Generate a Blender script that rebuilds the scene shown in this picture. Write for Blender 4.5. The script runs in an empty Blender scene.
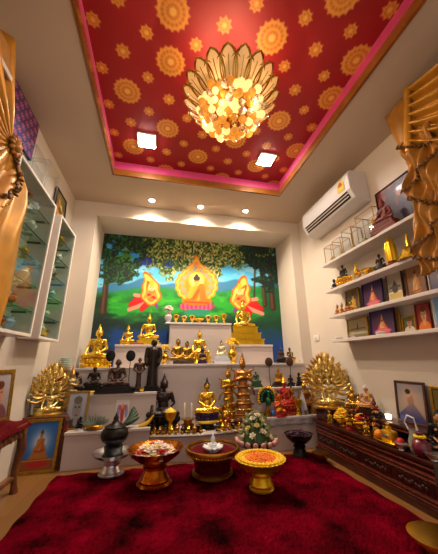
import bpy, bmesh, math, random
import numpy as np
from mathutils import Matrix, Vector, Euler
random.seed(7); np.random.seed(7)
SC = bpy.context.scene; COL = SC.collection
pi = math.pi

# ---------------------------------------------------------------- camera
FOC = 263.46
RX = np.array([[0.97567029, 0.0558429, 0.21201194], [-0.21900609, 0.29318557, 0.93063342], [-0.01018957, -0.95442328, 0.29828238]])
EYE = np.array([0.0, 0.0, 0.9])
cam_d = bpy.data.cameras.new('camera'); cam = bpy.data.objects.new('camera', cam_d); COL.objects.link(cam)
cam_d.sensor_fit = 'HORIZONTAL'; cam_d.sensor_width = 36; cam_d.lens = 36*FOC/438; cam_d.clip_start = .02
mw = Matrix.Identity(4)
for i in range(3):
    mw[i][0] = RX[i][0]; mw[i][1] = -RX[i][1]; mw[i][2] = -RX[i][2]; mw[i][3] = EYE[i]
cam.matrix_world = mw; SC.camera = cam

def on(px, py, axis, val):
    """point of the plane <axis> = val that the photograph shows at px, py (used to measure the room)"""
    r = RX @ np.array([px-219, py-277, FOC]); t = (val-EYE[axis])/r[axis]
    return EYE+t*r
def proj(p):
    v = RX.T @ (np.array(p, float)-EYE); return 219+FOC*v[0]/v[2], 277+FOC*v[1]/v[2]
def proj_np(P):
    v = (P-EYE) @ RX; return 219+FOC*v[..., 0]/v[..., 2], 277+FOC*v[..., 1]/v[..., 2]
def spot(px, ytop, z, Y):
    """X and height of something standing at height z, depth Y, by its column and top row"""
    lo, hi = -3., 4.
    zt = z+.1
    X = 0
    for _ in range(4):
        lo, hi = -3., 4.
        for _ in range(40):
            X = (lo+hi)/2
            if proj((X, Y, (z+zt)/2))[0] < px: lo = X
            else: hi = X
        a, b = z, 3.
        for _ in range(40):
            zt = (a+b)/2
            if proj((X, Y, zt))[1] > ytop: a = zt
            else: b = zt
    return X, zt-z

# ---------------------------------------------------------------- colour, materials
def lin(c):
    c = np.asarray(c, float); return np.where(c <= .04045, c/12.92, ((c+.055)/1.055)**2.4)
def hx(s):
    return tuple(float(x) for x in lin([int(s[i:i+2], 16)/255 for i in (0, 2, 4)]))+(1.,)
MATS = {}
def mat(name, col, rough=.5, metal=0, var=.12, scale=20, bump=0, emit=0, ecol=None, trans=0, alpha=1, spec=None, coat=0, sheen=0, detail=3, sub=0):
    if name in MATS: return MATS[name]
    m = bpy.data.materials.new(name); m.use_nodes = True; nt = m.node_tree; b = nt.nodes['Principled BSDF']
    c = hx(col) if isinstance(col, str) else col
    b.inputs['Roughness'].default_value = rough; b.inputs['Metallic'].default_value = metal
    tc = nt.nodes.new('ShaderNodeTexCoord'); nz = nt.nodes.new('ShaderNodeTexNoise')
    nz.inputs['Scale'].default_value = scale; nz.inputs['Detail'].default_value = detail
    nt.links.new(tc.outputs['Object'], nz.inputs['Vector'])
    rp = nt.nodes.new('ShaderNodeValToRGB')
    rp.color_ramp.elements[0].position = .3; rp.color_ramp.elements[1].position = .7
    rp.color_ramp.elements[0].color = tuple(x*(1-var) for x in c[:3])+(1,)
    rp.color_ramp.elements[1].color = tuple(min(1, x*(1+var)) for x in c[:3])+(1,)
    nt.links.new(nz.outputs['Fac'], rp.inputs['Fac']); nt.links.new(rp.outputs['Color'], b.inputs['Base Color'])
    if bump:
        bp = nt.nodes.new('ShaderNodeBump'); bp.inputs['Strength'].default_value = bump; bp.inputs['Distance'].default_value = .01
        nt.links.new(nz.outputs['Fac'], bp.inputs['Height']); nt.links.new(bp.outputs['Normal'], b.inputs['Normal'])
    if emit:
        b.inputs['Emission Color'].default_value = hx(ecol) if ecol else c; b.inputs['Emission Strength'].default_value = emit
    if spec is not None: b.inputs['Specular IOR Level'].default_value = spec
    if trans: b.inputs['Transmission Weight'].default_value = trans
    if coat: b.inputs['Coat Weight'].default_value = coat; b.inputs['Coat Roughness'].default_value = .08
    if sheen: b.inputs['Sheen Weight'].default_value = sheen
    if alpha < 1: b.inputs['Alpha'].default_value = alpha
    MATS[name] = m; return m
def pane_mat(name, col, a, rough=.03):
    m = bpy.data.materials.new(name); m.use_nodes = True; nt = m.node_tree; nt.nodes.clear()
    o = nt.nodes.new('ShaderNodeOutputMaterial'); t = nt.nodes.new('ShaderNodeBsdfTransparent'); g = nt.nodes.new('ShaderNodeBsdfGlossy')
    f = nt.nodes.new('ShaderNodeLayerWeight'); mx = nt.nodes.new('ShaderNodeMixShader'); pw = nt.nodes.new('ShaderNodeMath'); pw.operation = 'POWER'; pw.inputs[1].default_value = 4
    ad = nt.nodes.new('ShaderNodeMath'); ad.operation = 'MULTIPLY_ADD'; ad.inputs[1].default_value = .3; ad.inputs[2].default_value = a
    t.inputs[0].default_value = hx(col); g.inputs['Roughness'].default_value = rough
    nt.links.new(f.outputs['Facing'], pw.inputs[0]); nt.links.new(pw.outputs[0], ad.inputs[0]); nt.links.new(ad.outputs[0], mx.inputs[0]); nt.links.new(t.outputs[0], mx.inputs[1]); nt.links.new(g.outputs[0], mx.inputs[2]); nt.links.new(mx.outputs[0], o.inputs[0])
    MATS[name] = m; return m
def paint_mat(name='painted', rough=.5, coat=0, emit=0):
    if name in MATS: return MATS[name]
    m = bpy.data.materials.new(name); m.use_nodes = True; nt = m.node_tree; b = nt.nodes['Principled BSDF']
    a = nt.nodes.new('ShaderNodeAttribute'); a.attribute_name = 'Col'
    nt.links.new(a.outputs['Color'], b.inputs['Base Color']); b.inputs['Roughness'].default_value = rough
    if coat: b.inputs['Coat Weight'].default_value = coat; b.inputs['Coat Roughness'].default_value = .06
    if emit:
        nt.links.new(a.outputs['Color'], b.inputs['Emission Color']); b.inputs['Emission Strength'].default_value = emit
    MATS[name] = m; return m

# ---------------------------------------------------------------- objects
def tag(o, label=None, cat=None, group=None, kind=None):
    if label: o['label'] = label
    if cat: o['category'] = cat
    if group: o['group'] = group
    if kind: o['kind'] = kind
    return o
def empty(name, loc=(0, 0, 0), rz=0, s=1, label=None, cat=None, group=None, rot=None):
    o = bpy.data.objects.new(name, None); COL.objects.link(o); o.empty_display_size = .05
    o.location = loc; o.rotation_euler = rot if rot else (0, 0, rz); o.scale = (s, s, s)
    return tag(o, label, cat, group)
def link(name, me, m=None, parent=None, loc=None, rz=None, rot=None, s=None, scale=None):
    s = scale if s is None else s
    o = bpy.data.objects.new(name, me); COL.objects.link(o)
    if m is not None:
        if len(me.materials) == 0: me.materials.append(m)
    if parent: o.parent = parent
    if loc is not None: o.location = loc
    if rz is not None: o.rotation_euler = (0, 0, rz)
    if rot is not None: o.rotation_euler = rot
    if s is not None: o.scale = s if hasattr(s, '__len__') else (s, s, s)
    return o
def copy_tree(o, parent=None):
    c = o.copy(); COL.objects.link(c); c.parent = parent
    for ch in list(o.children): copy_tree(ch, c)
    return c

def TRS(c=(0, 0, 0), r=(1, 1, 1), rot=(0, 0, 0)):
    return Matrix.Translation(c) @ Euler(rot).to_matrix().to_4x4() @ Matrix.Diagonal((*r, 1))
class MB:
    def __init__(s): s.bm = bmesh.new(); s.M = Matrix.Identity(4)
    def ell(s, c, r, rot=(0, 0, 0), u=14, v=9):
        if not hasattr(r, '__len__'): r = (r, r, r)
        bmesh.ops.create_uvsphere(s.bm, u_segments=u, v_segments=v, radius=1, matrix=s.M @ TRS(c, r, rot)); return s
    def ico(s, c, r, sub=1, rot=(0, 0, 0)):
        if not hasattr(r, '__len__'): r = (r, r, r)
        bmesh.ops.create_icosphere(s.bm, subdivisions=sub, radius=1, matrix=s.M @ TRS(c, r, rot)); return s
    def box(s, c, d, rot=(0, 0, 0), bev=0):
        g = bmesh.ops.create_cube(s.bm, size=1, matrix=s.M @ TRS(c, d, rot))
        if bev:
            es = {e for v in g['verts'] for e in v.link_edges}
            bmesh.ops.bevel(s.bm, geom=list(es), offset=bev, segments=2, affect='EDGES', profile=.5)
        return s
    def bb(s, x0, x1, y0, y1, z0, z1, bev=0):
        return s.box(((x0+x1)/2, (y0+y1)/2, (z0+z1)/2), (abs(x1-x0), abs(y1-y0), abs(z1-z0)), bev=bev)
    def cone(s, c, r1, r2, h, rot=(0, 0, 0), n=16):
        bmesh.ops.create_cone(s.bm, cap_ends=True, segments=n, radius1=r1, radius2=r2, depth=h, matrix=s.M @ TRS(c, (1, 1, 1), rot)); return s
    def tube(s, pts, rad, n=8, flat=1.):
        pts = [Vector(p) for p in pts]
        if not hasattr(rad, '__len__'): rad = [rad]*len(pts)
        rings = []; up = Vector((0, 0, 1))
        for i, p in enumerate(pts):
            t = (pts[min(i+1, len(pts)-1)]-pts[max(i-1, 0)])
            if t.length < 1e-9: t = Vector((0, 0, 1))
            t.normalize()
            a = up.cross(t) if abs(t.dot(up)) < .95 else Vector((1, 0, 0)).cross(t)
            a.normalize(); b = t.cross(a)
            rings.append([s.bm.verts.new(s.M @ (p+(a*math.cos(2*pi*k/n)+b*math.sin(2*pi*k/n)*flat)*rad[i])) for k in range(n)])
        for i in range(len(rings)-1):
            for k in range(n):
                s.bm.faces.new((rings[i][k], rings[i][(k+1) % n], rings[i+1][(k+1) % n], rings[i+1][k]))
        s.bm.faces.new(rings[0][::-1]); s.bm.faces.new(rings[-1]); return s
    def caps(s, a, b, r1, r2=None, n=10):
        """a limb: tapered tube with rounded ends"""
        r2 = r1 if r2 is None else r2
        s.tube([a, b], [r1, r2], n); s.ell(a, r1, u=n, v=6); s.ell(b, r2, u=n, v=6); return s
    def lathe(s, prof, n=24, c=(0, 0, 0), wave=None, cap=True):
        rings = []
        for r, z in prof:
            ring = []
            for k in range(n):
                a = 2*pi*k/n; q = r*(1+(wave(a, r, z) if wave else 0))
                ring.append(s.bm.verts.new(s.M @ Vector((c[0]+q*math.cos(a), c[1]+q*math.sin(a), c[2]+z))))
            rings.append(ring)
        for i in range(len(rings)-1):
            for k in range(n):
                s.bm.faces.new((rings[i][k], rings[i][(k+1) % n], rings[i+1][(k+1) % n], rings[i+1][k]))
        if cap:
            s.bm.faces.new(rings[0][::-1]); s.bm.faces.new(rings[-1])
        return s
    def poly(s, pts, th=0, nrm=(0, -1, 0)):
        """flat outline, optionally thickened along nrm"""
        n = Vector(nrm)*th
        a = [s.bm.verts.new(s.M @ Vector(p)) for p in pts]; s.bm.faces.new(a)
        if th:
            b = [s.bm.verts.new(s.M @ (Vector(p)+n)) for p in pts]; s.bm.faces.new(b[::-1])
            for i in range(len(a)): s.bm.faces.new((a[i], b[i], b[(i+1) % len(a)], a[(i+1) % len(a)]))
        return s
    def grid(s, f, nu, nv, closed=False):
        V = [[s.bm.verts.new(s.M @ Vector(f(i/nu, j/nv))) for j in range(nv+1)] for i in range(nu+1)]
        for i in range(nu):
            for j in range(nv): s.bm.faces.new((V[i][j], V[i+1][j], V[i+1][j+1], V[i][j+1]))
        return s
    def mesh(s, name, m=None, smooth=True, ang=40):
        bmesh.ops.recalc_face_normals(s.bm, faces=s.bm.faces[:])
        me = bpy.data.meshes.new(name)
        for f in s.bm.faces: f.smooth = smooth
        if smooth:
            lim = math.radians(ang)
            for e in s.bm.edges:
                if len(e.link_faces) == 2 and e.calc_face_angle(0) > lim: e.smooth = False
        s.bm.to_mesh(me); s.bm.free()
        if m is not None: me.materials.append(m)
        return me
    def obj(s, name, m, parent=None, smooth=True, ang=40, **k):
        return link(name, s.mesh(name, m, smooth, ang), None, parent, **k)
def fused(mb, name, voxel, smooth=3):
    """melts overlapping limbs into one continuous skin"""
    me = bpy.data.meshes.new('raw'); mb.bm.to_mesh(me); mb.bm.free()
    o = bpy.data.objects.new('raw', me); COL.objects.link(o)
    r = o.modifiers.new('r', 'REMESH'); r.mode = 'VOXEL'; r.voxel_size = voxel
    if smooth:
        q = o.modifiers.new('s', 'SMOOTH'); q.iterations = smooth; q.factor = .4
    dg = bpy.context.evaluated_depsgraph_get(); dg.update()
    out = bpy.data.meshes.new_from_object(o.evaluated_get(dg)); out.name = name
    out.polygons.foreach_set('use_smooth', [True]*len(out.polygons))
    bpy.data.objects.remove(o); bpy.data.meshes.remove(me)
    return out

def picture(name, w, h, nx, ny, func, parent=None, m=None, loc=None, rot=None, label=None, cat=None):
    """an upright painted panel w x h facing -Y, its lower edge at local z = 0; func(s, t) returns sRGB"""
    xs = np.linspace(0, 1, nx+1); ys = np.linspace(0, 1, ny+1); S, T = np.meshgrid(xs, ys)
    V = np.stack([(S-.5)*w, np.zeros_like(S), T*h], -1).reshape(-1, 3)
    idx = np.arange((nx+1)*(ny+1)).reshape(ny+1, nx+1)
    F = np.stack([idx[:-1, :-1], idx[:-1, 1:], idx[1:, 1:], idx[1:, :-1]], -1).reshape(-1, 4)
    me = bpy.data.meshes.new(name); me.from_pydata(V.tolist(), [], F.tolist())
    c = np.clip(func(S.ravel(), T.ravel()), 0, 1); c = lin(c)
    a = me.color_attributes.new('Col', 'FLOAT_COLOR', 'POINT')
    a.data.foreach_set('color', np.concatenate([c, np.ones((len(c), 1))], 1).astype(np.float32).ravel())
    o = link(name, me, m or paint_mat('painted_gloss', .35), parent, loc, rot=rot)
    return tag(o, label, cat)
# little raster tools for painted things
def rgb(h): return np.array([int(h[i:i+2], 16)/255 for i in (0, 2, 4)])
def hash2(i, j, k=0):
    v = np.sin(i*127.1+j*311.7+k*74.7)*43758.5453; return v-np.floor(v)
def vnoise(x, y, k=0):
    i = np.floor(x); j = np.floor(y); f = x-i; g = y-j; f = f*f*(3-2*f); g = g*g*(3-2*g)
    return (hash2(i, j, k)*(1-f)+hash2(i+1, j, k)*f)*(1-g)+(hash2(i, j+1, k)*(1-f)+hash2(i+1, j+1, k)*f)*g
def fbm(x, y, k=0, o=4):
    r = 0; a = .5
    for q in range(o): r = r+a*vnoise(x*2**q, y*2**q, k+q); a *= .5
    return r
def lay(c, mask, col):
    mask = np.clip(mask, 0, 1)[:, None]; return c*(1-mask)+np.asarray(col)*mask
def disc(x, y, cx, cy, rx, ry, soft=.15, rot=0):
    dx = x-cx; dy = y-cy
    u = dx*math.cos(rot)+dy*math.sin(rot); v = -dx*math.sin(rot)+dy*math.cos(rot)
    d = np.sqrt((u/rx)**2+(v/ry)**2); return np.clip((1-d)/soft+.5, 0, 1)
def seg(x, y, x0, y0, x1, y1, r0, r1=None, soft=1.):
    r1 = r0 if r1 is None else r1
    dx, dy = x1-x0, y1-y0; t = np.clip(((x-x0)*dx+(y-y0)*dy)/(dx*dx+dy*dy+1e-9), 0, 1)
    d = np.hypot(x-x0-t*dx, y-y0-t*dy); return np.clip((r0+(r1-r0)*t-d)/soft+.5, 0, 1)
# ================================================================ measures of the room
XL, XR, YB, YP, ZC, YF = -1.14, 2.0, 3.8, 3.27, 2.88, -.7
NX0, NX1, NZ = -.86, 1.85, 2.69           # the niche with the painting
RX0, RX1, RY0, RY1, RZ = -.6, 1.41, -.45, 2.66, 3.05   # recessed red ceiling

# ---------------------------------------------------------------- materials of the setting
white = mat('painted_wall', 'ddd2c4', .75, var=.03, scale=3, bump=.02)
ceil_m = mat('ceiling_paint', 'c4b09a', .8, var=.02, scale=2)
ivory = mat('white_laminate', 'd8cfc8', .35, var=.03, scale=6)
def wood_floor():
    m = bpy.data.materials.new('oak_floor'); m.use_nodes = True; nt = m.node_tree; b = nt.nodes['Principled BSDF']
    tc = nt.nodes.new('ShaderNodeTexCoord'); mp = nt.nodes.new('ShaderNodeMapping'); mp.inputs['Rotation'].default_value[2] = pi/2
    br = nt.nodes.new('ShaderNodeTexBrick'); br.inputs['Scale'].default_value = 1
    br.inputs['Brick Width'].default_value = 1.1; br.inputs['Row Height'].default_value = .14; br.inputs['Mortar Size'].default_value = .0025
    br.inputs['Color1'].default_value = hx('9a6c38'); br.inputs['Color2'].default_value = hx('8c5e2e'); br.inputs['Mortar'].default_value = hx('80592f')
    nz = nt.nodes.new('ShaderNodeTexNoise'); nz.inputs['Scale'].default_value = 6; nz.inputs['Detail'].default_value = 6
    m2 = nt.nodes.new('ShaderNodeMapping'); m2.inputs['Scale'].default_value = (9, .8, 1)
    mx = nt.nodes.new('ShaderNodeMix'); mx.data_type = 'RGBA'; mx.blend_type = 'MULTIPLY'; mx.inputs['Factor'].default_value = .45
    nt.links.new(tc.outputs['Object'], mp.inputs[0]); nt.links.new(mp.outputs[0], br.inputs['Vector'])
    nt.links.new(tc.outputs['Object'], m2.inputs[0]); nt.links.new(m2.outputs[0], nz.inputs['Vector'])
    nt.links.new(br.outputs['Color'], mx.inputs[6]); nt.links.new(nz.outputs['Color'], mx.inputs[7]); nt.links.new(mx.outputs[2], b.inputs['Base Color'])
    b.inputs['Roughness'].default_value = .38
    return m
def struct(mb, name, m): return tag(mb.obj(name, m, smooth=False), kind='structure')

struct(MB().bb(XL-.1, XR+.1, YF, YB+.1, -.1, 0), 'floor', wood_floor())
struct(MB().bb(XL-.1, XL, YF, YB+.1, 0, 3.2), 'wall_left', white)
struct(MB().bb(XR, XR+.1, YF, YB+.1, 0, 3.2), 'wall_right', white)
b = MB(); b.bb(XL, XR, YB, YB+.1, 0, 3.2); b.bb(XL, NX0, YP, YB, 0, ZC+.02); b.bb(NX1, XR, YP, YB, 0, ZC+.02); b.bb(NX0, NX1, YP, YB, NZ, ZC+.02)
struct(b, 'wall_back', white)
b = MB(); b.bb(XL, RX0, YF, YB, ZC, 3.18); b.bb(RX1, XR, YF, YB, ZC, 3.18); b.bb(RX0, RX1, RY1, YB, ZC, 3.18); b.bb(RX0, RX1, YF, RY0, ZC, 3.18)
struct(b, 'ceiling', ceil_m)

# gold timber lip and pink border of the recess
gold_trim = mat('gilt_timber', '8c5420', .25, .25, var=.2, scale=8, coat=.4)
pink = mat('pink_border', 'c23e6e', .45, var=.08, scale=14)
def rect_ring(x0, x1, y0, y1, z0, z1, t):
    b = MB(); b.bb(x0, x0+t, y0, y1, z0, z1); b.bb(x1-t, x1, y0, y1, z0, z1); b.bb(x0+t, x1-t, y1-t, y1, z0, z1); b.bb(x0+t, x1-t, y0, y0+t, z0, z1); return b
struct(rect_ring(RX0, RX1, RY0, RY1, ZC-.006, ZC+.07, .022), 'trim_1', gold_trim)
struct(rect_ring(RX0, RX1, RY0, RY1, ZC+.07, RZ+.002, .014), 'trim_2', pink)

# the red papered ceiling with its lattice of gilt rosettes
K = 1.0386
def ceiling_paper(s, t):
    x = RX0+s*(RX1-RX0); y = RY0+t*(RY1-RY0)
    c = np.tile(rgb('940a12'), (len(x), 1)); c = c*(.93+.12*fbm(x*6, y*6)[:, None])
    dx, dy, x0, y0 = .335*K, .3*K, -.365*K, 1.107*K
    def rosette(c, cx, cy, R, big):
        ux = x-cx; uy = y-cy; r = np.hypot(ux, uy); a = np.arctan2(uy, ux)
        n = 16 if big else 8
        edge = R*(1-.13*np.abs(np.sin(a*n/2))*(1 if big else 2.0))
        sel = r < R*1.2
        m = np.where(sel, np.clip((edge-r)/.008+.5, 0, 1), 0)
        gold = rgb('e09a3a'); dark = rgb('a84a18'); pale = rgb('f0c068')
        c = lay(c, m, gold)
        rr = r/R
        tri = .5+.5*np.cos(a*n); ring = .5+.5*np.cos(rr*2*pi*(3.2 if big else 2))
        c = lay(c, m*(ring*.6+.15)*(.45+.55*tri), dark)
        c = lay(c, m*np.clip((rr-.78)/.2, 0, 1)*.6, pale)
        c = lay(c, m*np.clip((.22-rr)/.08, 0, 1)*.7, pale)
        return c
    for k in range(-1, 7):
        for j in range(-6, 7):
            big = ((k+j) % 2 == 0) if j >= 1 else ((k+j) % 2 == 1)
            c = rosette(c, x0+k*dx, y0+j*dy, .115 if big else .055, big)
            c = rosette(c, x0+(k+.5)*dx, y0+(j+.5)*dy, .05, False)
    return c
cp = picture('ceiling_panel', RX1-RX0-.03, RY1-RY0-.03, 270, 420, ceiling_paper, m=paint_mat('ceiling_paper', .55), loc=((RX0+RX1)/2, RY0+.015, RZ), rot=(-pi/2, 0, 0))
tag(cp, kind='structure')
# downlights and square lamps
led_m = mat('lamp_white', 'ffffff', .5, var=0, emit=75, ecol='fff6ec'); spot_m = mat('spot_white', 'ffffff', .5, var=0, emit=60, ecol='ffe9cc')
metal_w = mat('white_enamel', 'e8e4dc', .3, var=.03)
for i, (x, y, w) in enumerate(((-.226, 2.26, 'left'), (1.072, 2.258, 'right'))):
    t = empty('ceiling_lamp', (x, y, RZ), label=f'square white ceiling lamp set in the red ceiling, {"left" if i == 0 else "right"} of the flower chandelier', cat='lamp', group='square ceiling lamps')
    MB().box((0, 0, -.008), (.185, .185, .016), bev=.004).obj('lamp_frame', metal_w, t)
    MB().box((0, 0, -.018), (.16, .16, .008), bev=.002).obj('diffuser', led_m, t)
for x, y, w in ((-.18, 3.08, 'left'), (.46, 3.1, 'middle'), (1.09, 3.08, 'right')):
    t = empty('downlight', (x, y, ZC), label=f'{w} one of the three round downlights over the wall painting', cat='downlight', group='downlights over the painting')
    MB().lathe([(.03, 0), (.05, 0), (.052, -.006), (.04, -.01), (.03, -.004)], 24).obj('lamp_ring', metal_w, t)
    MB().lathe([(.001, -.003), (.03, -.003), (.03, -.006), (.001, -.006)], 20).obj('lamp_lens', spot_m, t)
    ld = bpy.data.lights.new('downlight_beam', 'SPOT'); ld.energy = 40; ld.color = (1, .80, .58); ld.spot_size = 2.5; ld.spot_blend = .7; ld.shadow_soft_size = .03
    lo = bpy.data.objects.new('downlight_beam', ld); COL.objects.link(lo); lo.parent = t; lo.location = (0, 0, -.02)

# ---------------------------------------------------------------- the lotus chandelier
t = empty('lotus_chandelier', (.41, 1.36, RZ), label='gilt lotus flower chandelier with a glowing ball of crystals under the red ceiling', cat='chandelier')
gilt = mat('chandelier_gilt', 'd9a441', .22, 1, var=.1)
petal_m = mat('petal_glass', 'c2966a', .35, var=.08, scale=30, emit=.32, ecol='e8a85c')
cry_m = mat('crystal', '7a5a38', .05, var=.05, emit=.85, ecol='ffc878'); cry2 = mat('crystal_amber', '5e3610', .08, var=.1, emit=.4, ecol='ff9a30')
cry3 = mat('crystal_clear', 'fff6e8', .03, var=.02, trans=.9)
MB().lathe([(.001, 0), (.09, 0), (.09, -.02), (.03, -.05), (.025, -.2), (.12, -.3), (.2, -.38), (.19, -.42), (.001, -.42)], 32).obj('canopy', gilt, t)
def petal_fn(L, W, curl):
    def f(u, v):
        w = W*math.sin(pi*(.06+.94*u)**1.2)**.55*(v-.5)*2 if u < .999 else 0
        return .16+L*u, w, -.50+.155*u**1.4*L/.19+abs(v-.5)**2*.05*math.sin(pi*u)
    return f
def petal(ring, n, L, W, off, r0=0):
    f = petal_fn(L, W, 1)
    b = MB(); b.grid(f, 12, 8)
    me = b.mesh('petal', petal_m)
    rim = MB(); pts = [f(i/14, 0) for i in range(15)]+[f(i/14, 1) for i in range(13, -1, -1)]
    pts = [Vector(p) for p in pts]; rim.tube(pts, .008, 6)
    pts = [f(.08+.72*i/8, .5) for i in range(9)]; rim.tube([(p[0]+.002, p[1], p[2]-.004) for p in pts], .0025, 5)
    rme = rim.mesh('petal_rim', gilt)
    for k in range(n):
        a = 2*pi*(k+off)/n
        o = link('petal', me, None, t, rz=a); link('petal_rim', rme, None, o)
petal('outer', 20, .18, .053, 0); petal('inner', 20, .145, .042, .5)
rnd = random.Random(3)
def crystal_mesh(m):
    b = MB(); b.lathe([(.001, -.034), (.018, -.02), (.026, -.004), (.02, .012), (.001, .022)], 8); return b.mesh('crystal', m, smooth=False)
cm = [crystal_mesh(cry_m), crystal_mesh(cry2), crystal_mesh(cry3)]
N = 96
for k in range(N):
    zz = -1+1.12*(k+.5)/N; a = k*2.39996; r = math.sqrt(max(0, 1-zz*zz))
    j = 1+rnd.uniform(-.1, .06)
    o = link('crystal', cm[rnd.choice((0, 0, 1, 1, 2))], None, t, loc=(.215*r*math.cos(a)*j, .215*r*math.sin(a)*j, -.475+.12*zz*j), s=rnd.uniform(.9, 1.3))
    o.rotation_euler = (rnd.uniform(-.3, .3), rnd.uniform(-.3, .3), rnd.uniform(0, 3))
MB().ell((0, 0, -.45), (.07, .07, .035)).obj('bulb_cluster', mat('bulb_glow', '6a4a20', .4, var=0, emit=1.6, ecol='ffb060'), t)

for k in range(10):
    a = 2*pi*(k+.5)/10; ld = bpy.data.lights.new('lamp_bulb', 'POINT'); ld.energy = 2.0 if k % 2 == 0 else 1.5; ld.color = (1, .70, .42); ld.shadow_soft_size = .012
    lo = bpy.data.objects.new('lamp_bulb', ld); COL.objects.link(lo); lo.parent = t; lo.location = (.215*math.cos(a), .215*math.sin(a), -.60) if k % 2 == 0 else (.16*math.cos(a), .16*math.sin(a), -.26)

# ---------------------------------------------------------------- wall painting in the niche
def mural(s, t):
    X = NX0+s*(NX1-NX0); Z = .55+t*(NZ-.55)
    # the painting was surveyed in the units of the photograph (u to the right, v down)
    u, v = proj_np(np.stack([X, np.full_like(X, YB), Z], -1))
    sky0, sky1 = rgb('2c98d4'), rgb('a4dcec')
    q = np.clip((v-245)/45, 0, 1); c = sky0*(1-q[:, None])+sky1*q[:, None]
    c = lay(c, np.clip((fbm(u/9, v/5, 3)-.42)*4, 0, 1)*.7, rgb('c4e4f0'))
    c = lay(c, np.clip((np.abs(v-278)-6)/-3, 0, 1)*.0, c)
    hill = 283+3*np.sin(u/13)+2*np.sin(u/5+1); c = lay(c, (v-hill)/2+.5, rgb('5b93b0'))
    hill2 = 290+3*np.sin(u/17+2); g = fbm(u/10, v/5, 9)
    c = lay(c, (v-hill2)/3+.5, rgb('3c9a58'))
    c = lay(c, np.clip((v-291)/6, 0, 1)*np.clip(1-np.abs(v-305)/22, 0, 1), rgb('3da848'))
    c = lay(c, np.clip((g-.42)*5, 0, 1)*np.clip((v-290)/8, 0, 1)*.6, rgb('1c6a3e'))
    c = lay(c, np.clip((vnoise(u/6, v/3.5, 31)-.62)*4, 0, 1)*np.clip((v-292)/8, 0, 1)*.55, rgb('7fc04a'))
    c = lay(c, np.clip((v-312)/12+(g-.5), 0, 1)*.9, rgb('0c3a34'))
    c = lay(c, np.clip((v-326)/5+(g-.5)*2, 0, 1)*.85, rgb('1c5fa0'))
    c = lay(c, np.clip((u-252)/12+(g-.5)*1.5, 0, 1)*np.clip((v-283)/6, 0, 1)*np.clip((345-v)/20, 0, 1)*.75, rgb('0f5a40'))
    c = lay(c, np.clip((114-u)/10+(g-.5)*2, 0, 1)*np.clip((v-292)/6, 0, 1)*.8, rgb('07322f'))
    # trunks
    brown = rgb('4a3a2c')
    for a in ((103, 312, 108, 266, 3.6, 2.0), (108, 268, 116, 250, 2.0, 1.2), (108, 275, 130, 263, 1.4, .5), (265, 305, 262, 262, 2.2, 1.2), (273, 308, 269, 255, 3, 1.6), (254, 300, 255, 268, .9, .6)):
        c = lay(c, seg(u, v, *a), brown); c = lay(c, seg(u, v, a[0]-.8, a[1], a[2]-.8, a[3], a[4]*.4, a[5]*.4)*.7, rgb('86694a'))
    # crowns
    n1 = fbm(u/6, v/5, 1); n2 = vnoise(u/1.7, v/1.9, 5); n3 = vnoise(u/1.3+9, v/1.5, 6)
    def crown(c, mask, dark, mid, light, lt):
        c = lay(c, mask, dark); c = lay(c, mask*np.clip((n2-.5)*5, 0, 1)*.75, mid); return lay(c, mask*np.clip((n3-lt)*6, 0, 1)*.85, light)
    ld = (np.maximum(disc(u, v, 110, 252, 40, 31, .3), np.maximum(disc(u, v, 126, 262, 15, 11, .3), disc(u, v, 98, 245, 24, 32, .3))))
    left = np.clip((ld-.45+(n1-.48)*2.6)*5, 0, 1)*np.clip(ld*4, 0, 1)
    rd = np.maximum(disc(u, v, 274, 262, 24, 30, .35), disc(u, v, 262, 250, 22, 16, .3))
    right = np.clip((rd-.45+(n1-.48)*2.6)*5, 0, 1)*np.clip(rd*4, 0, 1)
    edge = 266+6*np.sin(u/8.)+5*np.sin(u/3.7)-.0022*(u-196)**2*.9
    top = np.clip((edge+10-v)/5+(n1-.5)*5, 0, 1)*np.clip((u-120)/12, 0, 1)
    hang = top*np.clip(1-np.abs(u-198)/75, 0, 1)
    c = crown(c, top, rgb('3a5a34'), rgb('86a05c'), rgb('c0c884'), .5)
    c = lay(c, hang*np.clip((n3-.5)*6, 0, 1)*.8, rgb('dedcb0')); c = lay(c, hang*np.clip((vnoise(u/1.5, v/2.4, 8)-.6)*6, 0, 1)*.7, rgb('8a7f52'))
    c = crown(c, np.maximum(left*.97, 0), rgb('0e2a1c'), rgb('25603a'), rgb('4a8a48'), .62)
    c = lay(c, disc(u, v, 124, 258, 9, 6, .5)*np.clip((n2-.35)*4, 0, 1)*.75, rgb('6a9a3c'))
    c = crown(c, right*.95, rgb('0c2b24'), rgb('15493c'), rgb('2f6e4a'), .7)
    c = lay(c, disc(u, v, 147, 262, 7, 4.5, .6)*np.clip((n2-.35)*5, 0, 1), rgb('2e56b0')); c = lay(c, disc(u, v, 169, 264, 4.5, 3.5, .6)*np.clip((n3-.35)*5, 0, 1), rgb('3560c0'))
    # the seated golden figure on a lotus, in a flame-edged aura
    def aura(c, cx, cy, w, h, cols):
        a = np.arctan2(v-cy, u-cx); fl = 1+.07*np.abs(np.sin(a*9)); up = np.where(v < cy, 1+.35*np.exp(-((u-cx)/(w*.28))**2)*((cy-v)/h), 1)
        d = np.sqrt(((u-cx)/w)**2+((v-cy)/h)**2)/(fl*up)
        for rr, col in cols: c = lay(c, (rr-d)/.05+.5, col)
        return c, d
    c, d = aura(c, 196.5, 285, 20.5, 17.5, ((1, rgb('f0a030')), (.93, rgb('f8d468')), (.86, rgb('e4b080'))))
    spk = (np.sin(np.arctan2(v-285, u-196.5)*14)+np.sin(d*30))
    c = lay(c, np.clip(.86-d, 0, .05)*20*np.clip(spk, 0, 1)*.8, rgb('8fb0a8')); c = lay(c, np.clip(.86-d, 0, .05)*20*np.clip(-spk, 0, 1)*.6, rgb('f0a83c'))
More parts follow.
